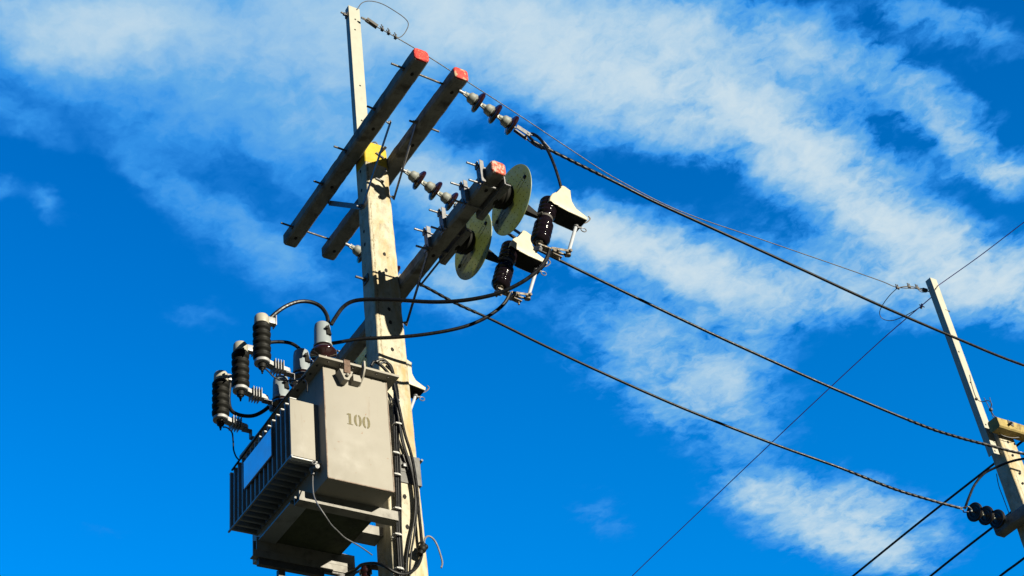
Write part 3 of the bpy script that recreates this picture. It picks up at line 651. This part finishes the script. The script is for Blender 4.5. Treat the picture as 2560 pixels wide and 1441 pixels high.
# stencilled 100
def glyph(mb, polys, y0, z0, w_, h_):
    for pl in polys: mb.prism([(TX1+.0012, y0+u*w_, z0+v*h_) for u, v in pl], (.0008, 0, 0))
def zero_half(sgn):
    out = []; n = 14
    for i in range(n+1):
        a = R(-90+180*i/n); out.append((.5+sgn*(.09+.41*math.cos(a)), .5+.5*math.sin(a)))
    for i in range(n+1):
        a = R(90-180*i/n); out.append((.5+sgn*(.09+.10*max(0, math.cos(a))), .5+.36*math.sin(a)))
    return out
mb = MB(); mb.sm = False
one = [[(.30, .05), (.70, .05), (.70, .93), (.30, .93)], [(.02, .0), (.98, .0), (.98, .05), (.02, .05)], [(.02, .86), (.30, .93), (.30, .80), (.02, .78)]]
glyph(mb, one, -.660, 7.715, .046, .098)
for y0 in (-.606, -.541):
    glyph(mb, [zero_half(-1), zero_half(1)], y0, 7.715, .059, .096)
for v in mb.b.verts:                       # slight slope of the hand-held stencil
    v.co.z += (v.co.y+.66)*-.0
make('stencil_number', mb, stencil_m, tr, sharp=None, label='stencilled number 100 in olive paint')
# drain valve and its wire
mb = MB().cyl((.44, TY0, 7.37), (.44, TY0-.05, 7.37), .018).cyl((.40, TY0-.04, 7.39), (.49, TY0-.04, 7.36), .020, .016, seg=12).ring((.47, TY0-.055, 7.395), (1, -.4, .2), .013, .006, 14).cyl((.42, TY0-.04, 7.38), (.42, TY0-.04, 7.33), .016)
make('drain_valve', mb, zinc, tr)
# tank feet
def foot(x0, x1, ya, yb, z0, z1):
    mb = MB().box((x1-.010, ya, z0), (x1, yb, z1)).box((x0, ya, z0-.010), (x1, yb, z0-.0002)).box((x0, ya, z0+.0002), (x0+.009, yb, z1))
    make('base_channel', mb, foot_m, tr)
foot(.262, .345, -.935, -.195, 7.180, 7.241)
foot(-.355, -.29, -.955, -.205, 7.153, 7.241)
# bushings
def bushing(x, y, parent):
    o = Vector((x, y, 8.184))
    k = make('high_voltage_bushing', MB().lathe(o, (0, 0, 1), [(0, .09), (.02, .088), (.04, .060), (.10, .050), (.115, .055), (.12, .100), (.132, .106), (.150, .098), (.185, .058), (.235, .046), (.285, .050), (.298, .094), (.312, .100), (.328, .092), (.36, .062), (.40, .05)], 36), brown_glaze, parent, sharp=None)
    make('bushing_cap', MB().lathe(o+Vector((0, 0, .372)), (0, 0, 1), [(0, .068), (.008, .070), (.025, .064), (.17, .060), (.20, .055), (.215, .040), (.222, .012)], 28), grey_cap, k)
    make('cap_lug', MB().obox(o+Vector((.045, .01, .545)), o+Vector((.065, .02, .445)), .035, .02, (1, 0, 0)).cyl(o+Vector((.05, .0, .50)), o+Vector((.085, .0, .50)), .012), rubber, k)
for x, y in ((.285, -.68), (-.07, -.68), (-.43, -.68)): bushing(x, y, tr)
mb = MB()
for y_ in (-.42,):
    for x in (.33, .12, -.10, -.32):
        mb = MB(); mb.lathe((x, y_, 8.184), (0, 0, 1), [(0, .035), (.03, .035), (.04, .022), (.10, .022), (.11, .028), (.13, .02)], 16)
        make('low_voltage_bushing', mb, rubber, tr)

# ------------------------------------------------------------------ surge arresters
def arrester(label):
    o = Vector((.185, -1.115, 8.375)); t = thing('surge_arrester', label, 'surge arrester', o, 'surge arresters beside the transformer lid')
    pr = [(0, .045)]
    for k in range(5):
        b = .006+k*.064; pr += [(b, .043), (b+.008, .054), (b+.018, .064), (b+.024, .065), (b+.030, .060), (b+.034, .059), (b+.040, .066), (b+.046, .064), (b+.056, .052), (b+.062, .043)]
    pr += [(.335, .046)]
    body = make('ribbed_housing', MB().lathe(o, (0, 0, 1), pr, 30), rubber, t, sharp=None)
    mb = MB()
    for k in range(5):
        for dz in (.014, .036): pass
    make('end_cap', MB().lathe(o+Vector((0, 0, .325)), (0, 0, 1), [(0, .052), (.004, .0545), (.066, .0525), (.078, .046), (.083, .03)], 28), white_cap, t)
    k = make('line_terminal', MB().box(o+Vector((-.02, .045, .345)), o+Vector((.028, .105, .400)), .004).box(o+Vector((-.03, .0985, .335)), o+Vector((.034, .106, .425)), .002), brk, t)
    b0 = o+Vector((0, 0, -.012))
    mb = MB().lathe(b0+Vector((0, 0, -.018)), (0, 0, 1), [(0, .050), (.004, .057), (.026, .057), (.03, .052)], 26)
    mb.prism([b0+Vector((-.030, .03, -.014)), b0+Vector((.030, .03, -.014)), b0+Vector((.026, .09, -.030)), b0+Vector((.026, .20, -.045)), b0+Vector((.012, .215, -.047)), b0+Vector((-.012, .215, -.047)), b0+Vector((-.026, .20, -.045)), b0+Vector((-.026, .09, -.030))], (0, 0, .034))
    bk = make('insulating_bracket', mb, brk, t)
    mb = MB()
    for k in range(4):
        y_ = .085+k*.021; mb.obox(b0+Vector((0, y_, -.058)), b0+Vector((0, y_, .028)), .092, .004, (0, 1, 0))
    make('bracket_fin', mb, brk, bk)
    make('ground_stud', MB().lathe(b0+Vector((0, 0, -.018)), (0, 0, -1), [(0, .030), (.035, .027), (.040, .018), (.05, .014)], 16).cyl(b0-Vector((0, 0, .06)), b0-Vector((0, 0, .10)), .007, seg=8).lathe(b0-Vector((0, 0, .07)), (0, 0, -1), [(0, .011), (.012, .011)], 6), rubber, t)
    p = b0+Vector((0, .205, -.03))
    make('hanger_strap', MB().obox(p+Vector((0, -.03, -.021)), p+Vector((0, .035, -.021)), .05, .004).obox(p+Vector((0, .033, -.022)), p+Vector((0, .033, -.075)), .05, .004, (0, 1, 0)).obox(p+Vector((0, .033, -.077)), p+Vector((0, .088, -.080)), .05, .004), zinc, t)
    return t
a1 = arrester('upper right surge arrester, its terminal feeding the tall arc of cable')
a2 = dup(a1, (-.375, .0, .012), 'middle surge arrester of the three, with a pale cap below the first one')
a3 = dup(a1, (-.735, .0, -.01), 'lowest surge arrester, farthest left with an ivory cap and a ground wire hanging down')

wire('arrester_lead', [(0.181, -1.046, 8.783), (0.189, -1.001, 8.843), (0.203, -0.926, 8.921), (0.220, -0.836, 8.979), (0.237, -0.746, 8.995), (0.252, -0.672, 8.967), (0.260, -0.629, 8.902), (0.262, -0.617, 8.828), (0.260, -0.627, 8.733)], .0155, cable_m, 'thick black cable arching from the first arrester over to the first bushing', 'cable', GL)
wire('arrester_lead', [(-0.192, -1.022, 8.764), (-0.179, -0.979, 8.802), (-0.159, -0.913, 8.842), (-0.132, -0.821, 8.861), (-0.108, -0.741, 8.853), (-0.091, -0.684, 8.809), (-0.084, -0.660, 8.751), (-0.080, -0.647, 8.700)], .0140, cable_m, 'black cable from behind the first arrester to the second bushing', 'cable', GL)
wire('arrester_lead', [(-0.548, -1.042, 8.692), (-0.550, -1.051, 8.543), (-0.545, -1.033, 8.449), (-0.527, -0.971, 8.410), (-0.500, -0.881, 8.410), (-0.476, -0.800, 8.463), (-0.457, -0.736, 8.545), (-0.445, -0.698, 8.625)], .0150, cable_m, 'black cable sagging from the lowest arrester to the third bushing', 'cable', GL)
wire('ground_wire', [(0.217, -1.110, 8.289), (0.218, -1.080, 8.265), (0.216, -1.040, 8.232), (0.218, -0.980, 8.220), (0.275, -0.930, 8.192), (0.373, -0.910, 8.144), (0.438, -0.900, 8.079), (0.444, -0.900, 7.989)], .0058, cable_m, 'thin black wire from the first arrester foot to the tank', 'wire', 'arrester ground wires')
wire('ground_wire', [(-0.513, -1.110, 8.257), (-0.463, -1.100, 8.221), (-0.423, -1.080, 8.158), (-0.447, -1.060, 8.098), (-0.451, -1.055, 8.032), (-0.420, -1.050, 7.956), (-0.383, -1.045, 7.906)], .0058, cable_m, 'thin black wire hanging from the lowest arrester foot to the radiator corner', 'wire', 'arrester ground wires')
wire('ground_wire', [(-0.500, -1.046, 7.889), (-0.255, -1.046, 7.901), (0.018, -1.046, 7.915), (0.315, -1.046, 7.927), (0.482, -1.030, 7.954), (0.397, -0.960, 8.066), (0.475, -0.920, 8.106)], .0075, cable_m, 'black wire running along the top outer edge of the radiator fins', 'wire', 'arrester ground wires')
wire('ground_wire', [(0.422, -0.870, 7.323), (0.476, -0.900, 7.206), (0.527, -0.920, 7.094), (0.579, -0.920, 6.997), (0.590, -0.880, 6.921), (0.519, -0.800, 6.908), (0.402, -0.700, 6.954), (0.320, -0.600, 6.964), (0.258, -0.500, 6.979), (0.182, -0.400, 7.005), (0.044, -0.250, 7.056)], .0045, zinc, 'bare twisted wire hanging from the drain valve under the transformer to the pole', 'wire', 'bare ground tails')

# ------------------------------------------------------------------ platform under the transformer
pf = thing('transformer_platform', 'dark steel platform clamped to the pole under the transformer, mossy plate below', 'platform', (0, -.5, 7.1))
make('bottom_plate', MB().box((-.288, -.940, 7.222), (.234, -.318, 7.230)), deck_m, pf)
make('side_flange', MB().box((-.286, -.945, 7.209), (.222, -.818, 7.2215)), fin_m, pf)
make('far_beam', MB().box((-.345, -.980, 7.090), (-.292, -.205, 7.098)).box((-.302, -.980, 7.0982), (-.292, -.205, 7.143)), foot_m, pf)
make('lower_beam', MB().box((-.335, -.937, 7.036), (-.297, -.445, 7.0898)).box((-.332, -.4448, 7.074), (-.30, -.245, 7.0896)), dark_steel, pf)
make('pole_arm', MB().box((-.13, -.335, 7.245), (.015, -.125, 7.252)).box((.007, -.335, 7.2522), (.015, -.125, 7.315)), foot_m, pf)
make('knee_brace', MB().obox((-.34, -.755, 7.04), (-.36, -.745, 6.90), .05, .035, (1, 0, 0)), dark_steel, pf)
# steel band plate with bolt on the sunny pole face
t = thing('clamp_plate', 'grey steel plate with a square bolt head wrapped around the sunny pole face', 'clamp plate', (.13, .05, 7.77))
make('plate', MB().box((.1215, -.060, 7.655), (.1275, .142, 7.895)).box((.02, .1425, 7.655), (.1275, .148, 7.895)), plate_d, t)
make('square_washer', MB().box((.1277, -.030, 7.745), (.131, .042, 7.83)), plate_d, t)
make('bolt', MB().box((.1312, -.008, 7.775), (.155, .018, 7.805), .003).cyl((.10, .16, 7.87), (.14, .16, 7.875), .01), zinc, t)

# ------------------------------------------------------------------ low voltage cables down the pole
GC = 'black low voltage cables running down the pole'
def lv(pts, r, label, m=cable_m): wire('low_voltage_cable', pts, r, m, label, 'cable', GC)
lv([(0.260, -0.152, 8.559), (0.270, -0.102, 8.492), (0.200, -0.059, 8.423), (0.165, -0.050, 8.304), (0.155, -0.066, 8.056), (0.155, -0.076, 7.776), (0.155, -0.086, 7.505), (0.155, -0.103, 7.240), (0.155, -0.109, 6.986), (0.155, -0.113, 6.770)], .0092, 'black cable of the tied bundle closest to the tank side')
lv([(0.260, -0.183, 8.586), (0.270, -0.123, 8.571), (0.250, -0.086, 8.510), (0.185, -0.038, 8.421), (0.165, -0.033, 8.308), (0.155, -0.049, 8.060), (0.155, -0.060, 7.780), (0.155, -0.070, 7.508), (0.155, -0.087, 7.244), (0.155, -0.093, 6.989), (0.155, -0.097, 6.773)], .0088, 'black cable in the middle of the tied bundle beside the tank')
lv([(0.260, -0.209, 8.553), (0.270, -0.172, 8.579), (0.260, -0.115, 8.558), (0.220, -0.059, 8.483), (0.170, -0.015, 8.401), (0.165, -0.018, 8.276), (0.157, -0.033, 8.063), (0.157, -0.044, 7.782), (0.155, -0.054, 7.512), (0.155, -0.071, 7.247), (0.155, -0.078, 6.992), (0.155, -0.082, 6.776)], .0085, 'outer black cable of the tied bundle, over the pole edge')
lv([(0.260, -0.234, 8.572), (0.270, -0.178, 8.600), (0.270, -0.115, 8.536), (0.240, -0.082, 8.408), (0.200, -0.028, 8.214), (0.180, 0.009, 8.042), (0.175, 0.047, 7.897), (0.170, 0.068, 7.768), (0.165, 0.080, 7.604), (0.160, 0.083, 7.408), (0.160, 0.085, 7.245), (0.160, 0.082, 7.100), (0.160, 0.055, 7.000), (0.160, 0.005, 6.928), (0.160, -0.077, 6.878), (0.160, -0.153, 6.882), (0.140, -0.216, 6.926), (0.050, -0.242, 6.989), (-0.100, -0.253, 7.058), (-0.200, -0.254, 7.071), (-0.300, -0.275, 7.086)], .0115, 'long black cable bowing out over the pole, then looping back left under the platform')
lv([(0.220, -0.076, 8.387), (0.185, -0.039, 8.186), (0.175, -0.019, 7.985), (0.170, 0.019, 7.841), (0.165, 0.050, 7.715), (0.160, 0.064, 7.536), (0.150, 0.044, 7.339), (0.145, -0.002, 7.171), (0.145, -0.040, 7.005), (0.145, -0.070, 6.783)], .0085, 'thin black cable slanting across the sunny pole face to its lower left')
lv([(0.200, -0.068, 8.312), (0.175, -0.022, 8.125), (0.170, 0.001, 7.958), (0.165, 0.041, 7.798), (0.160, 0.064, 7.603), (0.155, 0.066, 7.407), (0.150, 0.033, 7.208), (0.150, -0.006, 7.041), (0.150, -0.041, 6.786)], .0075, 'thinnest black cable on the sunny pole face, right of the slanting one')
lv([(0.240, -0.266, 8.539), (0.250, -0.245, 8.575), (0.260, -0.202, 8.555), (0.260, -0.146, 8.505), (0.250, -0.104, 8.450), (0.220, -0.079, 8.386)], .0115, 'short curl of black cable behind the lid corner of the tank')
for i, (p, lb) in enumerate((((0.180, -0.056, 8.328), 'tie just under the lid corner'), ((0.172, -0.047, 8.121), 'tie level with the stencilled number'), ((0.172, -0.086, 7.856), 'tie beside the clamp plate top'), ((0.172, -0.090, 7.671), 'tie beside the clamp plate bottom'), ((0.172, -0.107, 7.385), 'tie at the base channel end'), ((0.172, -0.120, 7.173), 'tie below the platform plate'), ((0.172, -0.127, 6.905), 'lowest tie at the photo edge'))):
    p = Vector(p); t = MB().ring(p+Vector((-.016, .012, 0)), (0, 0, 1), .034, .0055, 18).cyl(p+Vector((.012, -.016, .0)), p+Vector((.016, .03, -.006)), .006)
    tag(make('cable_tie', t, white_p, loc=p), 'pale cable tie round the black bundle, '+lb, 'cable tie', 'cable ties on the bundle')
t = thing('cable_connector', 'round black connector on the bowed cable with a pale curled tail', 'connector', (0.170, 0.077, 7.100))
make('connector_body', MB().ball((0.180, 0.071, 7.093), .032).ball((0.180, 0.098, 7.115), .022).cyl((0.180, 0.051, 7.048), (0.180, 0.084, 7.137), .02), rubber, t)
make('wire_tail', MB().tube([(0.180, 0.090, 7.139), (0.180, 0.104, 7.186), (0.180, 0.135, 7.209), (0.180, 0.172, 7.191), (0.180, 0.199, 7.142), (0.180, 0.218, 7.069), (0.180, 0.225, 7.014), (0.180, 0.212, 6.973)], .0065, 8, 6), zinc, t)
# rack insulator at the bottom edge
t = thing('spool_insulator', 'brown spool insulator with bracket at the bottom edge left of the pole', 'insulator', (-.1, -.26, 6.9))
q = Vector((-0.150, -0.201, 7.033)); make('spool', MB().lathe(q-Vector((0, 0, .07)), (0, 0, 1), [(0, .04), (.02, .048), (.03, .036), (.05, .034), (.06, .046), (.08, .046), (.09, .034), (.11, .03)], 24), brown_glaze, t)
make('bracket', MB().obox(q+Vector((0, 0, .045)), q+Vector((.02, .14, .05)), .05, .012).cyl(q-Vector((0, 0, .09)), q+Vector((0, 0, .065)), .009), strap_m, t)
wire('twisted_tail', [(-0.300, -0.361, 7.038), (-0.300, -0.275, 7.080), (-0.250, -0.229, 7.078), (-0.200, -0.201, 7.085), (-0.150, -0.195, 7.087), (-0.100, -0.181, 7.073)], .009, zinc, 'bare twisted wire tail tied at the bottom spool insulator', 'wire', 'bare ground tails')

# ------------------------------------------------------------------ far pole
fp = thing('utility_pole', 'far square concrete pole at the right edge of the photo, half in shade', 'utility pole', (.08, 7.03, 0))
mb = MB(); mb.sm = False
def fring(z_):
    k = .0075*(10-z_); x0, x1, y0, y1 = -.005-k, .165+k*.6, 6.90-k, 7.14+k; c = .02
    return [(x0+c, y0, z_), (x1-c*.3, y0, z_), (x1, y0+c*.3, z_), (x1, y1-c, z_), (x1-c, y1, z_), (x0+c, y1, z_), (x0, y1-c, z_), (x0, y0+c, z_)]
fsm = mb; fsm.loft([fring(0), fring(4)]+[fring(6+.1*i) for i in range(40)]).roughen(.003, 9)
mb = MB()
for p in ((0.175, 7.008, 9.747), (0.178, 7.002, 9.586), (0.180, 7.006, 9.373), (0.182, 6.989, 9.251)):
    p = Vector(p); mb.lathe((p.x-.004, p.y, p.z), (1, 0, 0), [(0, .014), (.003, .014)], 10)
make('shaft', fsm, conc, fp, sharp=30, extra=[(mb, hole_m)])
t = thing('angle_iron_upright', 'slanting looking galvanised angle iron on the far pole, above the yellow crossarm', 'upright', (.05, 6.8, 9.6))
im = MB().box((.108, 6.802, 9.60), (.115, 6.896, 11.88)).box((.040, 6.802, 9.60), (.1078, 6.809, 11.88))
mb = MB()
for p in ((0.115, 6.827, 11.730), (0.115, 6.829, 10.872), (0.115, 6.834, 10.475), (0.115, 6.832, 9.949), (0.115, 6.825, 9.629)):
    p = Vector(p); mb.lathe((.1152, min(max(p.y, 6.825), 6.88), p.z), (1, 0, 0), [(0, .010), (.0015, .010)], 9)
hm = mb; mb = MB()
for p in ((0.067, 6.801, 11.792), (0.067, 6.801, 11.746), (0.076, 6.801, 11.401), (0.072, 6.801, 10.587), (0.074, 6.801, 9.968)):
    mb.lathe(p, (0, -1, 0), [(0, .009), (.002, .009)], 9)
make('angle', im, iron_m, t, sharp=None, extra=[(hm, hole_m), (mb, white_p)])
make('bolt', MB().cyl((.11, 6.86, 11.45), (.11, 6.93, 11.45), .007, seg=8), dark_steel, t)
# yellow stained crossarm running away on the far pole
t = thing('crossarm', 'yellow stained concrete crossarm at the head of the far pole, cut by the photo edge', 'crossarm', (.23, 7.4, 9.8), 'crossarms on the far pole')
mb = MB(); ch = .014; sec = [(.168+ch, 9.80), (.30-ch, 9.80), (.30, 9.80+ch), (.30, 9.925-ch), (.30-ch, 9.925), (.168+ch, 9.925), (.168, 9.925-ch), (.168, 9.80+ch)]; mb.sm = False
mb.loft([[(x, 6.79+.05*i, z_) for x, z_ in sec] for i in range(34)]).roughen(.003, 10); make('beam', mb, conc_yel, t, sharp=30)
make('bolt', MB().cyl((0.300, 6.984, 9.889), (0.340, 6.925, 9.848), .014, seg=8).obox((0.304, 6.934, 9.888), (0.304, 7.007, 9.873), .004, .05), dark_steel, t)
# shaded lower crossarm on the far pole
t = thing('crossarm', 'shaded dark concrete crossarm low on the far pole behind the three dark insulators', 'crossarm', (1.0, 6.83, 8.8), 'crossarms on the far pole')
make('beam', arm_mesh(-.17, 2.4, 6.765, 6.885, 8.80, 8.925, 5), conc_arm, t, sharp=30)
# insulator string reaching back toward the camera
t = thing('insulator_string', 'three dark insulator discs seen nearly end on at the far pole', 'insulator', (.0, 6.76, 8.86))
o_ = Vector((-.01, 6.76, 8.875)); e_ = Vector((0.000, 6.301, 8.884)); d = (e_-o_).normalized(); L_ = (e_-o_).length
for i in range(3):
    p = o_+d*(.0+i*.155)
    k = make('porcelain_disc', MB().lathe(p, d, [(.062, .040), (.070, .055), (.082, .080), (.094, .094), (.108, .096), (.118, .088), (.110, .070), (.114, .055), (.106, .040), (.112, .02)], 30), matt_black, t)
    make('metal_cap', MB().lathe(p, d, [(0, .015), (.02, .024), (.03, .040), (.055, .044), (.068, .046)], 20).cyl(p+d*.1, p+d*.16, .01), cap_m, k)
mb = MB()
for s_ in (-1, 1): mb.tube([o_+d*.47+Vector((s_*.02, 0, 0)), o_+d*.53+Vector((s_*.035, 0, s_*.01)), Vector(W3[-1])+Vector((s_*.0, 0, s_*.012)), Vector(W3[-2]).lerp(Vector(W3[-1]), .7)], .006, 8, 4)
make('wire_bail', mb, zinc, t)
wire('jumper_cable', [(-0.098, 6.350, 8.979), (-0.033, 6.400, 9.097), (-0.006, 6.500, 9.232), (0.065, 6.600, 9.337), (0.161, 6.700, 9.381), (0.290, 6.750, 9.374), (0.426, 6.800, 9.339), (0.728, 6.850, 9.196)], .0125, cable_m, 'grey black jumper curving up from the lowest cable end across the far pole', 'cable')
GX = 'lines crossing behind the far pole'
wire('crossing_line', [(-3.638, 7.350, 9.723), (-2.604, 7.350, 9.775), (-1.466, 7.350, 9.832), (-0.318, 7.350, 9.872), (0.123, 7.350, 9.891), (0.915, 7.350, 9.938)], .0125, cable_m, 'thick crossing line rising from the bottom edge to behind the far pole head', 'power line', GX)
wire('crossing_line', [(-2.460, 7.350, 9.130), (-1.554, 7.350, 9.214), (-0.967, 7.350, 9.252), (-0.488, 7.350, 9.276), (0.095, 7.350, 9.322), (0.971, 7.350, 9.376)], .0125, cable_m, 'second crossing line, entering just right of the first at the bottom edge', 'power line', GX)
wire('crossing_line', [(-1.441, 7.350, 8.690), (-0.710, 7.350, 8.763), (-0.365, 7.350, 8.781), (0.521, 7.350, 8.849)], .0125, cable_m, 'short piece of crossing line in the bottom right corner', 'power line', GX)
wire('crossing_earth_wire', [(0.020, 6.832, 11.680), (-0.824, 6.840, 11.685), (-2.264, 6.840, 11.615), (-3.858, 6.840, 11.519), (-5.814, 6.840, 11.392), (-7.602, 6.840, 11.241)], .0055, purple_m, 'thin purplish wire running from the far upright down to the bottom edge', 'wire', 'thin purplish wires at the far upright')
wire('crossing_earth_wire', [(0.107, 6.880, 11.787), (0.740, 6.880, 11.721), (1.368, 6.880, 11.680), (2.121, 6.880, 11.627)], .0048, purple_m, 'thin purplish wire rising from the far upright to the right edge', 'wire', 'thin purplish wires at the far upright')
wire('jumper_loop', [(-0.109, 6.500, 11.803), (-0.272, 6.550, 11.842), (-0.443, 6.600, 11.851), (-0.557, 6.650, 11.839), (-0.585, 6.700, 11.791), (-0.519, 6.750, 11.729), (-0.398, 6.800, 11.707), (-0.249, 6.830, 11.691), (-0.146, 6.840, 11.685)], .0042, dark_steel, 'thin wire loop hanging left of the far upright', 'wire')
t = thing('dead_end_clamp', 'knot of clips and bent wire joining the earth wire to the far upright', 'clamp', (0.060, 6.700, 11.713))
make('strand', MB().tube([(-0.040, 6.408, 11.720), (-0.030, 6.521, 11.767), (-0.020, 6.659, 11.800), (-0.010, 6.761, 11.781), (0.020, 6.853, 11.766)], .0055, 8, 5).tube([(-0.020, 6.704, 11.792), (-0.020, 6.752, 11.763), (0.000, 6.803, 11.759)], .005, 6, 4).obox((-0.010, 6.773, 11.796), (0.000, 6.833, 11.791), .03, .03), dark_steel, t)
for p in ((-0.030, 6.594, 11.791), (-0.020, 6.708, 11.805), (-0.040, 6.408, 11.720)):
    p = Vector(p); make('wire_clip', MB().obox(p-Vector((0, .02, .0)), p+Vector((0, .02, 0)), .02, .022).cyl(p+Vector((0, .012, -.02)), p+Vector((0, .012, .045)), .006).cyl(p+Vector((0, -.012, -.02)), p+Vector((0, -.012, .045)), .006), dark_steel, t)
p = Vector((-0.142, 6.840, 11.681)); tag(make('wire_clip', MB().obox(p-Vector((.02, 0, .02)), p+Vector((.02, 0, .02)), .016, .02).cyl(p+Vector((-.02, 0, .035)), p+Vector((.03, 0, -.035)), .006), dark_steel, loc=p), 'small clip on the purplish wire below the far upright tip', 'clip')
t = thing('tie_wire', 'tangle of thin tie wire and knots on the yellow crossarm end', 'wire', (0.296, 6.750, 9.966))
make('strand', MB().tube([(0.176, 6.780, 10.515), (0.158, 6.780, 10.390), (0.171, 6.760, 10.220), (0.226, 6.750, 10.136), (0.297, 6.750, 10.103), (0.324, 6.750, 10.046), (0.291, 6.750, 9.994), (0.301, 6.750, 9.914), (0.306, 6.780, 9.904)], .0042, 6, 5).tube([(0.264, 6.750, 10.159), (0.275, 6.750, 10.078), (0.285, 6.750, 9.993), (0.283, 6.750, 9.897)], .0035, 6, 5).tube([(0.335, 6.740, 10.114), (0.316, 6.750, 10.041), (0.274, 6.750, 9.995)], .0035, 6, 5), dark_steel, t)
make('knot', MB().ball((0.167, 6.760, 10.212), .017).ball((0.291, 6.750, 9.994), .020), dark_steel, t)
wire('tie_wire', [(0.200, 6.873, 9.793), (0.220, 6.919, 9.764), (0.230, 7.042, 9.769), (0.250, 7.219, 9.826)], .004, zinc, 'thin bright wire wrapped under the yellow crossarm', 'wire')
wire('ground_wire', [(0.002, 6.880, 9.442), (-0.006, 6.860, 9.301), (-0.005, 6.860, 9.162), (-0.003, 6.860, 8.964)], .0045, zinc, 'thin wire down the shaded edge of the far pole to the dark crossarm', 'wire')
